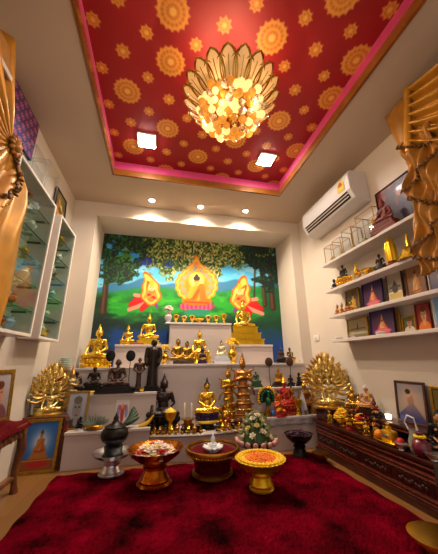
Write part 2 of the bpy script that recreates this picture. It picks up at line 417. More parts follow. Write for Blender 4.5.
    c = lay(c, np.clip((.56-d)/.08, 0, 1), rgb('f0a030'))
    c = lay(c, disc(u, v, 196.5, 280, 7.6, 7.6, .2), rgb('ffe36a')); c = lay(c, disc(u, v, 196.5, 280, 6, 6, .3), rgb('fff3b0'))
    c = lay(c, disc(u, v, 197, 306.5, 17, 5.5, .25), rgb('d85a86')); c = lay(c, disc(u, v, 197, 306, 17, 5.5, .25)*(np.sin(u*1.5) > .2), rgb('f08aa8'))
    c = lay(c, disc(u, v, 197, 312, 13, 3, .3), rgb('3f9a86'))
    og, od = rgb('f08a1c'), rgb('c85a10')
    c = lay(c, disc(u, v, 197, 301.5, 15, 4.2, .25), og); c = lay(c, disc(u, v, 197, 293, 6.6, 8, .2), rgb('f2b04a'))
    c = lay(c, seg(u, v, 202, 287, 203, 298, 2.6, 3), og); c = lay(c, seg(u, v, 191.5, 288, 189.5, 297, 2, 1.8), rgb('f0b858')); c = lay(c, seg(u, v, 201, 286, 194, 299, 2.4, 2.4), og)
    c = lay(c, seg(u, v, 199, 290, 193, 299, .5), od); c = lay(c, seg(u, v, 185, 302, 208, 303, .6), od)
    c = lay(c, disc(u, v, 196.7, 281.5, 3.4, 4.2, .2), rgb('f4c070')); c = lay(c, disc(u, v, 196.7, 278.4, 3.4, 2.6, .2), rgb('4a3a2a')); c = lay(c, disc(u, v, 196.7, 275.6, 1.5, 1.4, .3), rgb('4a3a2a'))
    c = lay(c, disc(u, v, 195.3, 281.5, .7, .35, .5)+disc(u, v, 198.1, 281.5, .7, .35, .5), rgb('6a3a20')); c = lay(c, disc(u, v, 196.7, 284, .9, .35, .5), rgb('b8402a'))
    # two flying celestial figures wrapped in flame, red skirts streaming away
    for s2, fx, fy in ((-1, 151, 288), (1, 240.5, 292)):
        red, pk = rgb('c4242c'), rgb('f0b0a0')
        for i in range(7):
            c = lay(c, seg(u, v, fx+s2*2, fy+10+i*.7, fx+s2*(16+i*1.0), fy+7+i*2.6+3*math.sin(i), 2.4, 1.8), red if i % 3 else pk)
        c = lay(c, seg(u, v, fx+s2, fy+13, fx+s2*9, fy+21, 3.2, 2.6), red); c = lay(c, seg(u, v, fx-s2*1, fy+12, fx-s2*6, fy+19, 2.6, 1.4), rgb('9a5aa8'))
        for k, (w, h) in enumerate(((10.5, 21), (9, 18.5), (5.6, 12), (4.2, 9))):
            yy = (fy+5-v)/h; bend = s2*4.5*np.clip(yy, 0, 1.2)**2*(1 if k < 3 else .6)+1.2*np.sin((fy-v)/3.1)*np.clip(yy, 0, 1)
            half = w*np.sqrt(np.clip(1-np.clip(-yy*1.6, 0, 2)**2, 0, 1))*np.clip(1.06-yy, 0, 1)**.62*(1+.10*np.sin((fy-v)/1.9))
            c = lay(c, np.clip((half-np.abs(u-fx-bend))/1.0+.2, 0, 1)*(yy < 1.03), (rgb('e07c14'), rgb('f8d484'), rgb('d8741c'), rgb('f6d894'))[k])
        c = lay(c, disc(u, v, fx, fy+8, 4.4, 6, .2), rgb('d89858')); c = lay(c, seg(u, v, fx-4, fy+6, fx+4, fy+10, 1.1), rgb('c0302a')); c = lay(c, seg(u, v, fx+4, fy+6, fx-4, fy+10, .8), rgb('e8b040'))
        c = lay(c, seg(u, v, fx-4, fy+5, fx-6.5, fy+10, 1.2, .9)+seg(u, v, fx+4, fy+5, fx+6, fy+11, 1.2, .9), rgb('e0a868'))
        c = lay(c, disc(u, v, fx-s2, fy-.5, 3.1, 3.7, .2), rgb('f6d8b0')); c = lay(c, disc(u, v, fx-s2, fy-5, 2.2, 3.6, .2), rgb('f2c040'))
        c = lay(c, disc(u, v, fx-s2-1.1, fy-.8, .55, .35, .5)+disc(u, v, fx-s2+1.1, fy-.8, .55, .35, .5), rgb('4a3020')); c = lay(c, disc(u, v, fx-s2, fy+1.2, .7, .3, .5), rgb('c03030'))
    g = c.mean(1, keepdims=True); return np.clip(g+(c-g)*1.3, 0, 1)**1.35
mu = picture('wall_mural', NX1-NX0, NZ-.55, 400, 320, mural, m=paint_mat('mural_paint', .65), loc=((NX0+NX1)/2, YB-.004, .55))
tag(mu, 'large wall painting of a glowing seated figure under a leafy tree, behind the altar', 'mural')
# ================================================================ statue kit: everything about 1 unit tall, facing -Y
gold = mat('bright_gold', 'f2c444', .24, 1, var=.12, scale=18); gold_dk = mat('antique_gold', 'b8862c', .32, 1, var=.25, scale=30)
gold_y = mat('yellow_gold', 'f2c22c', .3, .85, var=.08, scale=12); copper = mat('copper_gilt', 'a8733a', .35, .8, var=.45, scale=40)
bronze = mat('dark_bronze', '2e2420', .32, .55, var=.3, scale=25); black_m = mat('black_lacquer', '0e0b0a', .35, 0, var=.2, spec=.3)
brown_st = mat('brown_stone', '4a3026', .5, .1, var=.3, scale=30); marble = mat('white_marble', 'e2dcd8', .35, var=.05); crystal_w = mat('frosted_crystal', 'dfe4ea', .2, var=.05)
green_st = mat('green_jade', '3c5a3a', .3, .1, var=.3, scale=20); rosew = mat('rosewood', '3c1610', .28, var=.4, scale=14, coat=.35); teak = mat('carved_teak', '6a3a1c', .42, var=.35, scale=24, bump=.3)
terra = mat('red_clay', '7c3020', .45, var=.3, scale=20); redcloth = mat('red_velvet', '5a0812', .85, var=.3, scale=30, spec=.1)
skin_m = mat('painted_skin', 'c08860', .5, var=.06); hair_m = mat('black_hair', '14100e', .45, var=.2); silver = mat('polished_silver', 'e4e4e8', .3, 1, var=.06)
orange_r = mat('saffron_robe', 'c8641a', .6, var=.12); purple_m = mat('purple_glaze', '3a2050', .3, var=.2); red_m = mat('red_glaze', 'b01c18', .3, var=.2, coat=.3)
yellow_c = mat('yellow_silk', 'e8c020', .5, var=.12, sheen=.3); white_c = mat('white_cloth', 'd8d4d4', .7, var=.06, bump=.1); leaf_m = mat('leaf_green', '2c4a22', .5, var=.3, scale=20); leaf_l = mat('leaf_pale', '93a06a', .5, var=.25)
pinkw = mat('petal_white', 'e8d8cc', .5, var=.08); pinkl = mat('lotus_pink', 'd49a90', .5, var=.15); marig = mat('marigold_orange', 'f08c10', .6, var=.2, scale=60); marig_y = mat('marigold_yellow', 'f4c81c', .6, var=.15, scale=60); redf = mat('petal_red', 'b82018', .5, var=.2)
BODY = {}
def head(b, z, r, kind):
    b.ell((0, -.01*r/.085, z), (r*.88, r*.98, r*1.2)); b.ell((0, -r*.95, z-r*.12), (r*.16, r*.24, r*.3))                # skull, nose
    for s in (-1, 1):
        b.ell((s*r*.9, 0, z-r*.25), (r*.15, r*.22, r*.6)); b.ell((s*r*.36, -r*.86, z+r*.08), (r*.22, r*.12, r*.09))    # long ears, eyelids
        b.ell((s*r*.36, -r*.88, z+r*.28), (r*.3, r*.1, r*.06))                                                          # brows
    b.ell((0, -r*.86, z-r*.52), (r*.3, r*.14, r*.1)); b.ell((0, -r*.72, z-r*.9), (r*.3, r*.25, r*.2))                   # lips, chin
    b.caps((0, .01, z-r*2), (0, .005, z-r*.7), r*.55, r*.5)
def hand(b, wr, tip, side, r=.026):
    wr = Vector(wr); tip = Vector(tip); d = (tip-wr); L = d.length; d.normalize()
    s = Vector((0, 0, 1)).cross(d); s = Vector((1, 0, 0)) if s.length < .1 else s.normalized()
    b.caps(wr, wr+d*L*.5, r*1.05, r*1.15, 8)
    for k, l in enumerate((.86, 1, .95, .78)):
        p = wr+d*L*.5+s*(k-1.5)*r*.62
        q = p+d*L*.5*l; b.tube([p, (p+q)/2+Vector((0, 0, .006)), q], [r*.42, r*.38, r*.28], 6)
    p = wr+d*L*.25-s*side*r*.9; b.tube([p, p+d*L*.3-s*side*r*.7], [r*.4, r*.3], 6)
def seated(kind):
    """cross-legged figure; the top of the head at .86, total 1 with the finial"""
    b = MB()
    b.ell((0, .0, .12), (.19, .15, .12)); b.ell((0, 0, .27), (.13, .095, .16)); b.ell((0, -.005, .42), (.165, .1, .13)); b.caps((-.165, 0, .5), (.165, 0, .5), .062)
    b.ell((-.075, -.06, .44), (.07, .045, .05)); b.ell((.075, -.06, .44), (.07, .045, .05))
    for s in (-1, 1):
        b.caps((s*.1, .0, .1), (s*.33, -.16, .075), .095, .07)
        b.caps((s*.33, -.16, .075), (-s*.1, -.25, .085+.03*(s < 0)), .068, .045); b.ell((-s*.17, -.235, .1+.03*(s < 0)), (.07, .04, .028))
    b.caps((.185, 0, .5), (.25, -.0, .3), .055, .045)
    if kind == 'touch':
        b.caps((.25, 0, .3), (.09, -.19, .17), .044, .03); hand(b, (.09, -.19, .165), (-.06, -.22, .165), 1)
        b.caps((-.185, 0, .5), (-.26, -.01, .3), .055, .045); b.caps((-.26, -.01, .3), (-.27, -.18, .17), .044, .03); hand(b, (-.27, -.18, .165), (-.27, -.26, .05), -1)
    else:
        b.caps((.25, 0, .3), (.08, -.19, .17), .044, .03); hand(b, (.08, -.19, .16), (-.06, -.22, .16), 1)
        b.caps((-.185, 0, .5), (-.25, 0, .3), .055, .045); b.caps((-.25, 0, .3), (-.08, -.2, .19), .044, .03); hand(b, (-.08, -.2, .185), (.06, -.23, .185), -1)
    head(b, .71, .092, kind)
    return b
def shape(key):
    if key in BODY: return BODY[key]
    if key in ('touch', 'meditate'): me = fused(seated(key), key, .0115)
    elif key == 'standing':      # monk in a straight robe, hands folded in front
        b = MB()
        b.tube([(0, 0, .02), (0, 0, .1), (0, 0, .3), (0, 0, .45), (0, 0, .56), (0, 0, .66), (0, 0, .76), (0, 0, .81)], [.12, .115, .11, .115, .12, .125, .13, .06], 16, .72)
        b.caps((-.12, 0, .77), (.12, 0, .77), .045)
        for s in (-1, 1):
            b.caps((s*.135, 0, .76), (s*.165, .01, .6), .05, .042); b.caps((s*.165, .01, .6), (s*.05, -.11, .5), .04, .028); hand(b, (s*.05, -.11, .5), (-s*.03, -.125, .47), s, .02)
            b.caps((s*.05, -.02, .02), (s*.055, -.1, .015), .032, .026); b.caps((s*.05, 0, .02), (s*.05, 0, .1), .045)
        head(b, .9, .062, key); me = fused(b, key, .01)
    elif key == 'robed':         # walking-staff teacher: long sleeves hanging at the sides
        b = MB()
        b.tube([(0, 0, .02), (0, 0, .12), (0, 0, .4), (0, 0, .6), (0, 0, .74), (0, 0, .8)], [.165, .155, .135, .135, .13, .06], 16, .7)
        b.caps((-.12, 0, .76), (.12, 0, .76), .045)
        for s in (-1, 1):
            b.caps((s*.125, 0, .75), (s*.15, -.02, .58), .05, .042); b.caps((s*.15, -.02, .58), (s*.125, -.09, .46), .042, .04); hand(b, (s*.125, -.09, .45), (s*.1, -.115, .38), s, .02)
            b.caps((s*.06, -.02, .02), (s*.06, -.12, .015), .035, .028)
        head(b, .885, .066, key); me = fused(b, key, .01)
    elif key == 'kneel':         # small boy figure sitting on his heels, palms together
        b = MB(); b.ell((0, .03, .14), (.2, .2, .14)); b.ell((0, 0, .34), (.16, .12, .2)); b.caps((-.13, 0, .46), (.13, 0, .46), .06)
        for s in (-1, 1):
            b.caps((s*.1, .05, .12), (s*.16, -.22, .1), .1, .08); b.caps((s*.16, -.2, .06), (s*.13, .18, .05), .06, .05)
            b.caps((s*.17, 0, .45), (s*.2, -.08, .3), .05, .045); b.caps((s*.2, -.08, .3), (s*.025, -.18, .4), .042, .03); b.caps((s*.02, -.18, .4), (s*.012, -.2, .49), .026, .012)
        head(b, .7, .13, key); me = fused(b, key, .013)
    elif key == 'tall':          # crowned figure standing with palms together, stiff ornate skirt
        b = MB()
        b.lathe([(.1, .0), (.13, .02), (.125, .1), (.1, .3), (.085, .43), (.075, .5), (.1, .58), (.105, .64), (.05, .68)], 20, wave=lambda a, r, z: .05*math.sin(a*10)*(z < .42))
        b.caps((-.1, 0, .635), (.1, 0, .635), .036)
        for s in (-1, 1):
            b.caps((s*.115, 0, .63), (s*.14, -.02, .52), .04, .034); b.caps((s*.14, -.02, .52), (s*.015, -.11, .56), .032, .022); b.caps((s*.012, -.11, .56), (s*.008, -.115, .63), .018, .01)
            b.tube([(s*.12, 0, .66), (s*.19, 0, .68), (s*.21, 0, .74)], [.02, .016, .005]); b.tube([(s*.09, 0, .44), (s*.17, .01, .38), (s*.2, .02, .28), (s*.24, .02, .3)], [.02, .022, .016, .005])
            b.tube([(s*.08, 0, .2), (s*.16, .01, .13), (s*.2, .02, .16)], [.02, .02, .004]); b.caps((s*.05, 0, .01), (s*.055, -.09, .012), .03, .022)
        for z in (.42, .3, .17): b.lathe([(.1, z-.015), (.125+.08*(.42-z), z), (.1, z+.015)], 18)
        head(b, .755, .052, key); me = fused(b, key, .009, 2)
    BODY[key] = me; return me
def body(key, m, parent, name='body', **k):
    ck = (key, m.name)
    if ck not in BODY:
        me = shape(key).copy(); me.materials.clear(); me.materials.append(m); BODY[ck] = me
    return link(name, BODY[ck], None, parent, **k)
def cached(key, m, fn):
    ck = (key, m.name)
    if ck not in BODY: b = MB(); fn(b); BODY[ck] = b.mesh(key, m)
    return BODY[ck]
def hair_cap(b):
    b.ell((0, .012, .745), (.09, .092, .1)); b.ell((0, .01, .845), (.046, .046, .04)); 
    for k in range(60):
        z = 1-k/60*1.05; a = k*2.4; r = math.sqrt(max(0, 1-z*z)); 
        if math.sin(a)*r < -.55 and z < .45: continue
        b.ico((.088*r*math.cos(a), .012+.09*r*math.sin(a), .745+.098*z), .014, 1)
def finial_flame(b): b.lathe([(.022, .865), (.034, .885), (.02, .91), (.026, .93), (.012, .96), (.001, 1.0)], 10)
def finial_spire(b): b.lathe([(.085, .74), (.1, .755), (.085, .775), (.09, .79), (.068, .81), (.074, .825), (.05, .85), (.056, .862), (.034, .89), (.038, .9), (.018, .94), (.001, 1.0)], 16)
def sash(b):  # robe edge and the folded shoulder cloth
    b.grid(lambda u, v: (.02+.17*(1-u)*.9-.14*u*.0+(v-.5)*.055-.12*u, -.085-.05*math.sin(pi*u)-.02*u, .545-.36*u), 12, 3)
    b.box((.085, -.108, .4), (.05, .02, .24), (0.05, 0.0, 0), .006)
    b.tube([(.19, -.03, .55), (.09, -.098, .5), (-.06, -.118, .4), (-.155, -.07, .32), (-.16, .03, .28)], .012, 6)
def sash_closed(b):
    b.box((.085, -.112, .39), (.055, .022, .26), (.06, 0, 0), .006)
    b.tube([(.2, -.02, .55), (.09, -.1, .505), (-.06, -.122, .4), (-.155, -.075, .32), (-.165, .03, .28)], .013, 6)
    b.tube([(-.31, -.24, .05), (-.1, -.31, .045), (.1, -.31, .045), (.31, -.24, .05)], .014, 6)
def base_lotus(m, parent, h, w, m2=None):
    b = MB(); b.lathe([(w*.85, 0), (w*.9, h*.12), (w*.72, h*.25), (w*.62, h*.45), (w*.7, h*.6), (w*.8, h*.95), (w*.7, h), (.001, h)], 28)
    for k in range(18):
        a = 2*pi*k/18; c, s = math.cos(a), math.sin(a)
        b.ell((w*.8*c, w*.8*s, h*.72), (w*.13, w*.09, h*.24), (0, .35, a), 8, 6); b.ell((w*.78*c, w*.78*s, h*.24), (w*.13, w*.09, h*.17), (0, -.4, a), 8, 6)
    return b.obj('base', m, parent, scale=(1, .78, 1))
def base_step(m, parent, h, w, n=3, d=.75):
    b = MB()
    for k in range(n):
        q = 1-.3*k/max(1, n-1); b.box((0, 0, h*(k+.5)/n), (2*w*q, 2*w*d*q, h/n), bev=h*.03); b.box((0, 0, h*(k+.92)/n), (2*w*q*1.05, 2*w*d*q*1.05, h/n*.16), bev=h*.01)
    return b.obj('base', m, parent, smooth=False)
def base_round(m, parent, h, w):
    return MB().lathe([(w, 0), (w*1.03, h*.2), (w*.9, h*.35), (w*.86, h*.65), (w*.98, h*.85), (w*.95, h), (.001, h)], 28).obj('base', m, parent, scale=(1, .8, 1))
def beads(b, n, r, z, s, d=.8):
    for k in range(n):
        a = 2*pi*k/n; b.ico((r*math.cos(a), r*d*math.sin(a), z), s, 1)

def statue(name, label, cat, px, ytop, z, Y, key, m, base=None, bm=None, bh=.2, bw=.36, top=None, hm=None, sash_m=None, rz=0, group=None, H=None, X=None, dy=.8, closed=True):
    if X is None or H is None:
        x_, h_ = spot(px, ytop, z, Y); X = x_ if X is None else X; H = h_ if H is None else H
    tot = {'touch': .86, 'meditate': .86, 'standing': .975, 'robed': .965, 'kneel': .86, 'tall': .82}[key]
    if top in ('flame', 'spire'): tot = 1.0
    if top == 'knot': tot = 1.0
    if key == 'tall': tot = 1.0
    hb = bh if base else 0
    S = H/(tot+hb); t = empty(name, (X, Y, z), rz, S, label, cat, group); t.scale = (S, S*dy, S)
    body(key, m, t, loc=(0, 0, hb-(.02 if hb else 0)))
    if base == 'lotus': base_lotus(bm or m, t, hb, bw)
    elif base == 'step': base_step(bm or m, t, hb, bw)
    elif base == 'round': base_round(bm or m, t, hb, bw)
    k = dict(loc=(0, 0, hb-(.02 if hb else 0)))
    if key in ('touch', 'meditate'):
        if hm: link('hair', cached('hair', hm, hair_cap), None, t, **k)
        link('sash', cached('sash', sash_m or m, sash_closed), None, t, **k)
    if top == 'flame': link('finial', cached('finial_f', hm or m, finial_flame), None, t, **k)
    if top == 'spire': link('crown', cached('finial_s', hm or m, finial_spire), None, t, **k)
    if key == 'tall':
        for zb, rb, nb in ((.08, .128, 20), (.22, .112, 18)): link('skirt_band', cached('band%d' % nb, gold, lambda b: (beads(b, nb, rb, zb, .013, 1), b.lathe([(rb-.006, zb-.008), (rb+.004, zb), (rb-.006, zb+.008)], 20, cap=False))), None, t, **k)
        link('crown', cached('crown_t', hm or m, lambda b: b.lathe([(.05, .775), (.062, .785), (.05, .8), (.054, .815), (.038, .835), (.042, .85), (.024, .88), (.028, .89), (.012, .93), (.001, 1.0)], 14)), None, t, **k)
        link('necklace', cached('jewel_t', gold, lambda b: (b.tube([(.08*math.cos(a), -.1-.01*abs(math.cos(a)), .6-.05*math.sin(a)) for a in [pi*q/8 for q in range(9)]], .006, 6), [b.ico((.1*math.cos(a)*.8, -.105-.01*abs(math.cos(a)), .6-.05*math.sin(a)), .011, 1) for a in [pi*q/8 for q in range(9)]])), None, t, **k)
    if top == 'knot':
        link('hair', cached('knot', hair_m, lambda b: (b.ell((0, .02, .76), (.125, .13, .12)), b.ell((0, .02, .9), (.05, .05, .05)), b.lathe([(.02, .93), (.03, .96), (.001, 1.0)], 8, (0, .02, 0)))), None, t, **k)
        link('necklace', cached('neck', gold, lambda b: [b.ico((.13*math.cos(a), -.03-.12*math.sin(a), .5-.08*math.sin(a)), .016, 1) for a in [pi*q/10 for q in range(11)]]), None, t, **k)
        link('sash', cached('loin', sash_m or gold, lambda b: (b.lathe([(.19, .12), (.2, .17), (.17, .24)], 18, (0, .02, 0), cap=False), b.box((0, -.17, .14), (.1, .03, .14), bev=.01))), None, t, **k)
    return t

# ---------------------------------------------------------------- vessels and offerings
def phan(name, label, X, Y, z, R, h, m, cat='offering stand', group=None, depth=.16, foot=.62):
    """pedestal dish: wide rim, waisted stem, stepped foot"""
    t = empty(name, (X, Y, z), 0, 1, label, cat, group)
    d = depth*h
    MB().lathe([(R*.34, h-d*1.9), (R*.6, h-d*1.65), (R*.86, h-d*.8), (R*.98, h), (R*1.04, h+.006), (R*.99, h+.005), (R*.84, h-d*.62), (R*.58, h-d*1.35), (.001, h-d*1.5)], 40, wave=lambda a, r, zz: .025*math.cos(a*20)*(r > R*.8)).obj('dish', m, t)
    MB().lathe([(R*.37, h-d*1.7), (R*.36, h*.56), (R*.44, h*.53), (R*.44, h*.48), (R*.36, h*.42), (R*.46, h*.28)], 30, cap=False).obj('stem', m, t)
    b = MB(); b.lathe([(R*foot, 0), (R*foot*1.02, h*.05), (R*foot*.86, h*.1), (R*foot*.88, h*.16), (R*.5, h*.2), (R*.42, h*.32), (.001, h*.33)], 32)
    beads(b, 28, R*foot*.94, h*.075, h*.022, 1); b.obj('foot', m, t)
    return t
def heap(name, label, X, Y, z, R, h, n, mats, size, cat='flowers', kind=None, seed=1):
    """an uncounted mound of blossom in a dish"""
    r_ = random.Random(seed); t = None
    bs = [MB() for _ in mats]
    for k in range(n):
        q = math.sqrt((k+.5)/n); a = k*2.39996+r_.uniform(-.2, .2); zz = h*(1-q*q)
        b = bs[r_.randrange(len(mats))]; s = size*r_.uniform(.8, 1.25)
        c = (R*q*math.cos(a), R*q*math.sin(a), zz+r_.uniform(0, .3)*size)
        for p in range(5):
            aa = p*2*pi/5+a; b.ell((c[0]+math.cos(aa)*s*.5, c[1]+math.sin(aa)*s*.5, c[2]), (s*.5, s*.36, s*.3), (0, -.5, aa), 6, 4)
        b.ico((c[0], c[1], c[2]+s*.18), s*.34, 1)
    me = None
    b = bs[0]
    for i in range(1, len(bs)):
        pass
    o = [bb.mesh(name, m) for bb, m in zip(bs, mats)]
    j = bmesh.new(); ml = []
    for i, m_ in enumerate(o):
        k0 = len(j.faces); j.from_mesh(m_); j.faces.ensure_lookup_table()
        for f in j.faces[k0:]: f.material_index = i
    out = bpy.data.meshes.new(name); j.to_mesh(out); j.free()
    for m_ in mats: out.materials.append(m_)
    ob = link(name, out, None, None, (X, Y, z)); return tag(ob, label, cat, None, kind)
def blossom(m, s, petals=6, name='flower'):
    b = MB()
    for ring, (n, tilt, l) in enumerate(((petals, .25, 1), (petals, .7, .8), (4, 1.15, .6))):
        for p in range(n):
            a = 2*pi*(p+.5*ring)/n; b.ell((math.cos(a)*s*.5*l*math.cos(tilt), math.sin(a)*s*.5*l*math.cos(tilt), s*(.1+.4*math.sin(tilt)*l)), (s*.45*l, s*.3*l, s*.09), (0, -tilt, a), 8, 5)
    return b.mesh(name, m)
def bowl(name, label, X, Y, z, R, h, m, cat='bowl', group=None, rim=None):
    t = empty(name, (X, Y, z), 0, 1, label, cat, group)
    MB().lathe([(R*.45, 0), (R*.5, h*.04), (R*.42, h*.14), (R*.7, h*.35), (R*.95, h*.72), (R, h), (R*.95, h), (R*.88, h*.72), (R*.6, h*.38), (.001, h*.22)], 36).obj('cup', m, t)
    b = MB(); b.lathe([(R*.97, h*.97), (R*1.05, h*.98), (R*1.05, h*1.04), (R*.95, h*1.04)], 36); b.obj('rim', rim or m, t)
    return t
def framed(name, label, X, Y, z, w, h, func, fm, lean=.0, rz=0, fw=.02, cat='framed picture', group=None, nx=50, depth=.018, gloss=True):
    """framed picture leaning back by <lean>, lower edge on z"""
    t = empty(name, (X, Y, z), rot=(-lean, 0, rz), label=label, cat=cat, group=group)
    b = MB()
    for x0, x1, z0, z1 in ((-w/2, w/2, 0, fw), (-w/2, w/2, h-fw, h), (-w/2, -w/2+fw, fw, h-fw), (w/2-fw, w/2, fw, h-fw)): b.bb(x0, x1, 0, depth, z0, z1, bev=min(.004, fw*.2))
    b.obj('frame', fm, t, smooth=False)
    MB().bb(-w/2+fw*.5, w/2-fw*.5, depth*.55, depth, fw*.5, h-fw*.5).obj('backing', teak, t, smooth=False)
    ny = max(8, int(nx*(h-2*fw)/(w-2*fw)))
    picture('print', w-2*fw, h-2*fw, nx, ny, func, t, paint_mat('print_gloss', .4, .15) if gloss else None, loc=(0, depth*.5, fw))
    return t
# painted subjects for frames (s across, t up)
def p_bg(s, t, a, b): return rgb(a)*(1-t[:, None])+rgb(b)*t[:, None]
def p_figure(c, s, t, cx=.5, y0=.12, k=1., robe='c87a28', skin='c89058', seated_=True, dark='5a2c14'):
    X = (s-cx)/k; Y = (t-y0)/k
    if seated_:
        c = lay(c, disc(X, Y, 0, .1, .3, .1, .2), rgb(robe)); c = lay(c, disc(X, Y, 0, .32, .17, .24, .15), rgb(skin)); c = lay(c, seg(X, Y, .14, .46, .12, .14, .06, .07, .03), rgb(robe)); c = lay(c, seg(X, Y, .1, .46, -.12, .2, .035, .035, .03), rgb(robe))
        c = lay(c, seg(X, Y, -.15, .46, -.2, .15, .045, .035, .03), rgb(skin)); c = lay(c, seg(X, Y, -.26, .06, .26, .1, .012, .012, .02), rgb(dark))
        c = lay(c, disc(X, Y, 0, .64, .09, .12, .15), rgb(skin)); c = lay(c, disc(X, Y, 0, .73, .088, .06, .2), rgb(dark)); c = lay(c, disc(X, Y, 0, .81, .035, .05, .3), rgb(dark))
        c = lay(c, disc(X, Y, -.035, .645, .02, .008, .5)+disc(X, Y, .035, .645, .02, .008, .5), rgb('3a1c10')); c = lay(c, disc(X, Y, 0, .585, .025, .008, .5), rgb('8a3020'))
    else:
        c = lay(c, disc(X, Y, 0, -.02, .48, .36, .1), rgb(robe)); c = lay(c, seg(X, Y, 0, .25, 0, .4, .1, .1, .03), rgb(skin)); c = lay(c, disc(X, Y, 0, .56, .21, .27, .1), rgb(skin)); c = lay(c, disc(X, Y, 0, .77, .2, .1, .2), rgb(dark))
        c = lay(c, disc(X, Y, -.085, .6, .045, .02, .5)+disc(X, Y, .085, .6, .045, .02, .5), rgb('20140e')); c = lay(c, disc(X, Y, 0, .41, .07, .018, .5), rgb('7a3a2c')); c = lay(c, seg(X, Y, 0, .58, .0, .49, .016, .03, .02)*.5, rgb(dark))
    return c
# ================================================================ altar steps
lam = mat('altar_laminate', 'cdbfb8', .32, var=.03, scale=5)
def tier(label, boxes, front=None):
    b = MB()
    for q in boxes: b.bb(*q)
    t = b.obj('altar_step', lam, smooth=False); tag(t, label, 'altar step', 'stepped white altar')
    x0 = min(q[0] for q in boxes if q[2] == min(z[2] for z in boxes)); q = boxes[0]
    e = MB().bb(q[0]-.004, q[1]+.004, q[2]-.014, q[2]+.02, q[5]-.022, q[5]+.003, bev=.003).obj('edge_strip', ivory, t, smooth=False)
    return t
Z1, Z2, Z3, Z4, Z5, ZM, ZT = .29, .583, .824, 1.08, 1.358, .85, .22
tier('lowest white altar step at the left, under the plants and the monk portrait', [(-.76, -.03, 2.88, 3.05, 0, Z1)])
tier('second white altar step at the left, carrying the row of dark figures', [(-.76, .015, 3.05, 3.22, 0, Z2)])
tier('third white altar step at the left, under the large gold seated figure', [(-.855, -.5, 3.22, 3.45, 0, Z3), (-.855, -.5, 3.45, 3.79, 0, Z3)])
tier('narrow white altar block at the far left, under the stack of pale dishes', [(-1.03, -.857, 3.145, 3.265, 0, Z3)])
tier('upper white altar step left of the top block, with two gold figures', [(-.498, .135, 3.45, 3.79, 0, Z4), (-.498, .015, 3.222, 3.45, 0, Z3)])
tier('broad white middle block of the altar, behind the figure on the yellow cushion', [(.02, .97, 3.2, 3.448, 0, ZM)])
tier('topmost white altar block in the middle, right under the painted aura', [(.14, .945, 3.45, 3.79, 0, Z5)])
tier('upper white altar step at the right, under the gold figure on a tall plinth', [(.95, 1.52, 3.45, 3.79, 0, Z4)])
tier('third white altar step at the right end, by the wall corner', [(.975, 1.845, 3.22, 3.448, 0, .845), (1.525, 1.845, 3.448, 3.79, 0, .845)])
tier('second white altar step at the right, behind the red and green figures', [(.975, 1.99, 3.05, 3.218, 0, Z2)])
tier('lowest white altar step at the right, behind the stand of lotus buds', [(1.0, 1.99, 2.9, 3.048, 0, .308)])
b = MB(); pts = [(-.025, 3.195)]+[(-.025+1.02*k/24, 2.89-.07*math.sin(pi*k/24)) for k in range(25)]+[(.995, 3.195)]
b.poly([(x, y, 0) for x, y in pts], ZT, (0, 0, 1)); t = b.obj('altar_step', lam, smooth=False)
tag(t, 'low curved white step in front of the middle block, behind the three bowls', 'altar step', 'stepped white altar')
MB().tube([(x, y-.003, ZT-.008) for x, y in pts[1:-1]], .011, 8).obj('edge_strip', mat('satin_steel', 'c8c4c0', .25, .9), t)

# ================================================================ rug
rug_m = mat('rug_pile', '5c0012', .95, var=.9, scale=4.5, detail=8, spec=.03)
def rug():
    nx, ny = 230, 260; x0, x1, y0, y1 = -.755, 1.56, -.3, 2.775
    xs = np.linspace(0, 1, nx+1); ys = np.linspace(0, 1, ny+1); S, T = np.meshgrid(xs, ys)
    X = x0+S*(x1-x0); Y = y0+T*(y1-y0)
    w1 = np.clip((T-.88)/.12, 0, 1)
    X = X+.006*np.sin(Y*23)*np.minimum(1, 8*np.abs(S-.5)-3).clip(0, 1); Y = Y+(.008*np.sin(X*9)+.01*np.sin(X*31))*w1
    e = np.minimum(np.minimum(S, 1-S)*12, np.minimum(T, 1-T)*16).clip(0, 1)
    Z = (.004+.022*fbm(X*22, Y*22, 2)+.012*np.random.rand(*X.shape))*np.sqrt(e)+.002
    V = np.stack([X, Y, Z], -1).reshape(-1, 3); idx = np.arange(V.shape[0]).reshape(ny+1, nx+1)
    F = np.stack([idx[:-1, :-1], idx[:-1, 1:], idx[1:, 1:], idx[1:, :-1]], -1).reshape(-1, 4)
    me = bpy.data.meshes.new('shaggy_rug'); me.from_pydata(V.tolist(), [], F.tolist()); me.materials.append(rug_m)
    o = bpy.data.objects.new('shaggy_rug', me); COL.objects.link(o)
    return tag(o, 'large deep crimson shaggy rug covering the floor before the altar', 'rug')
rug()

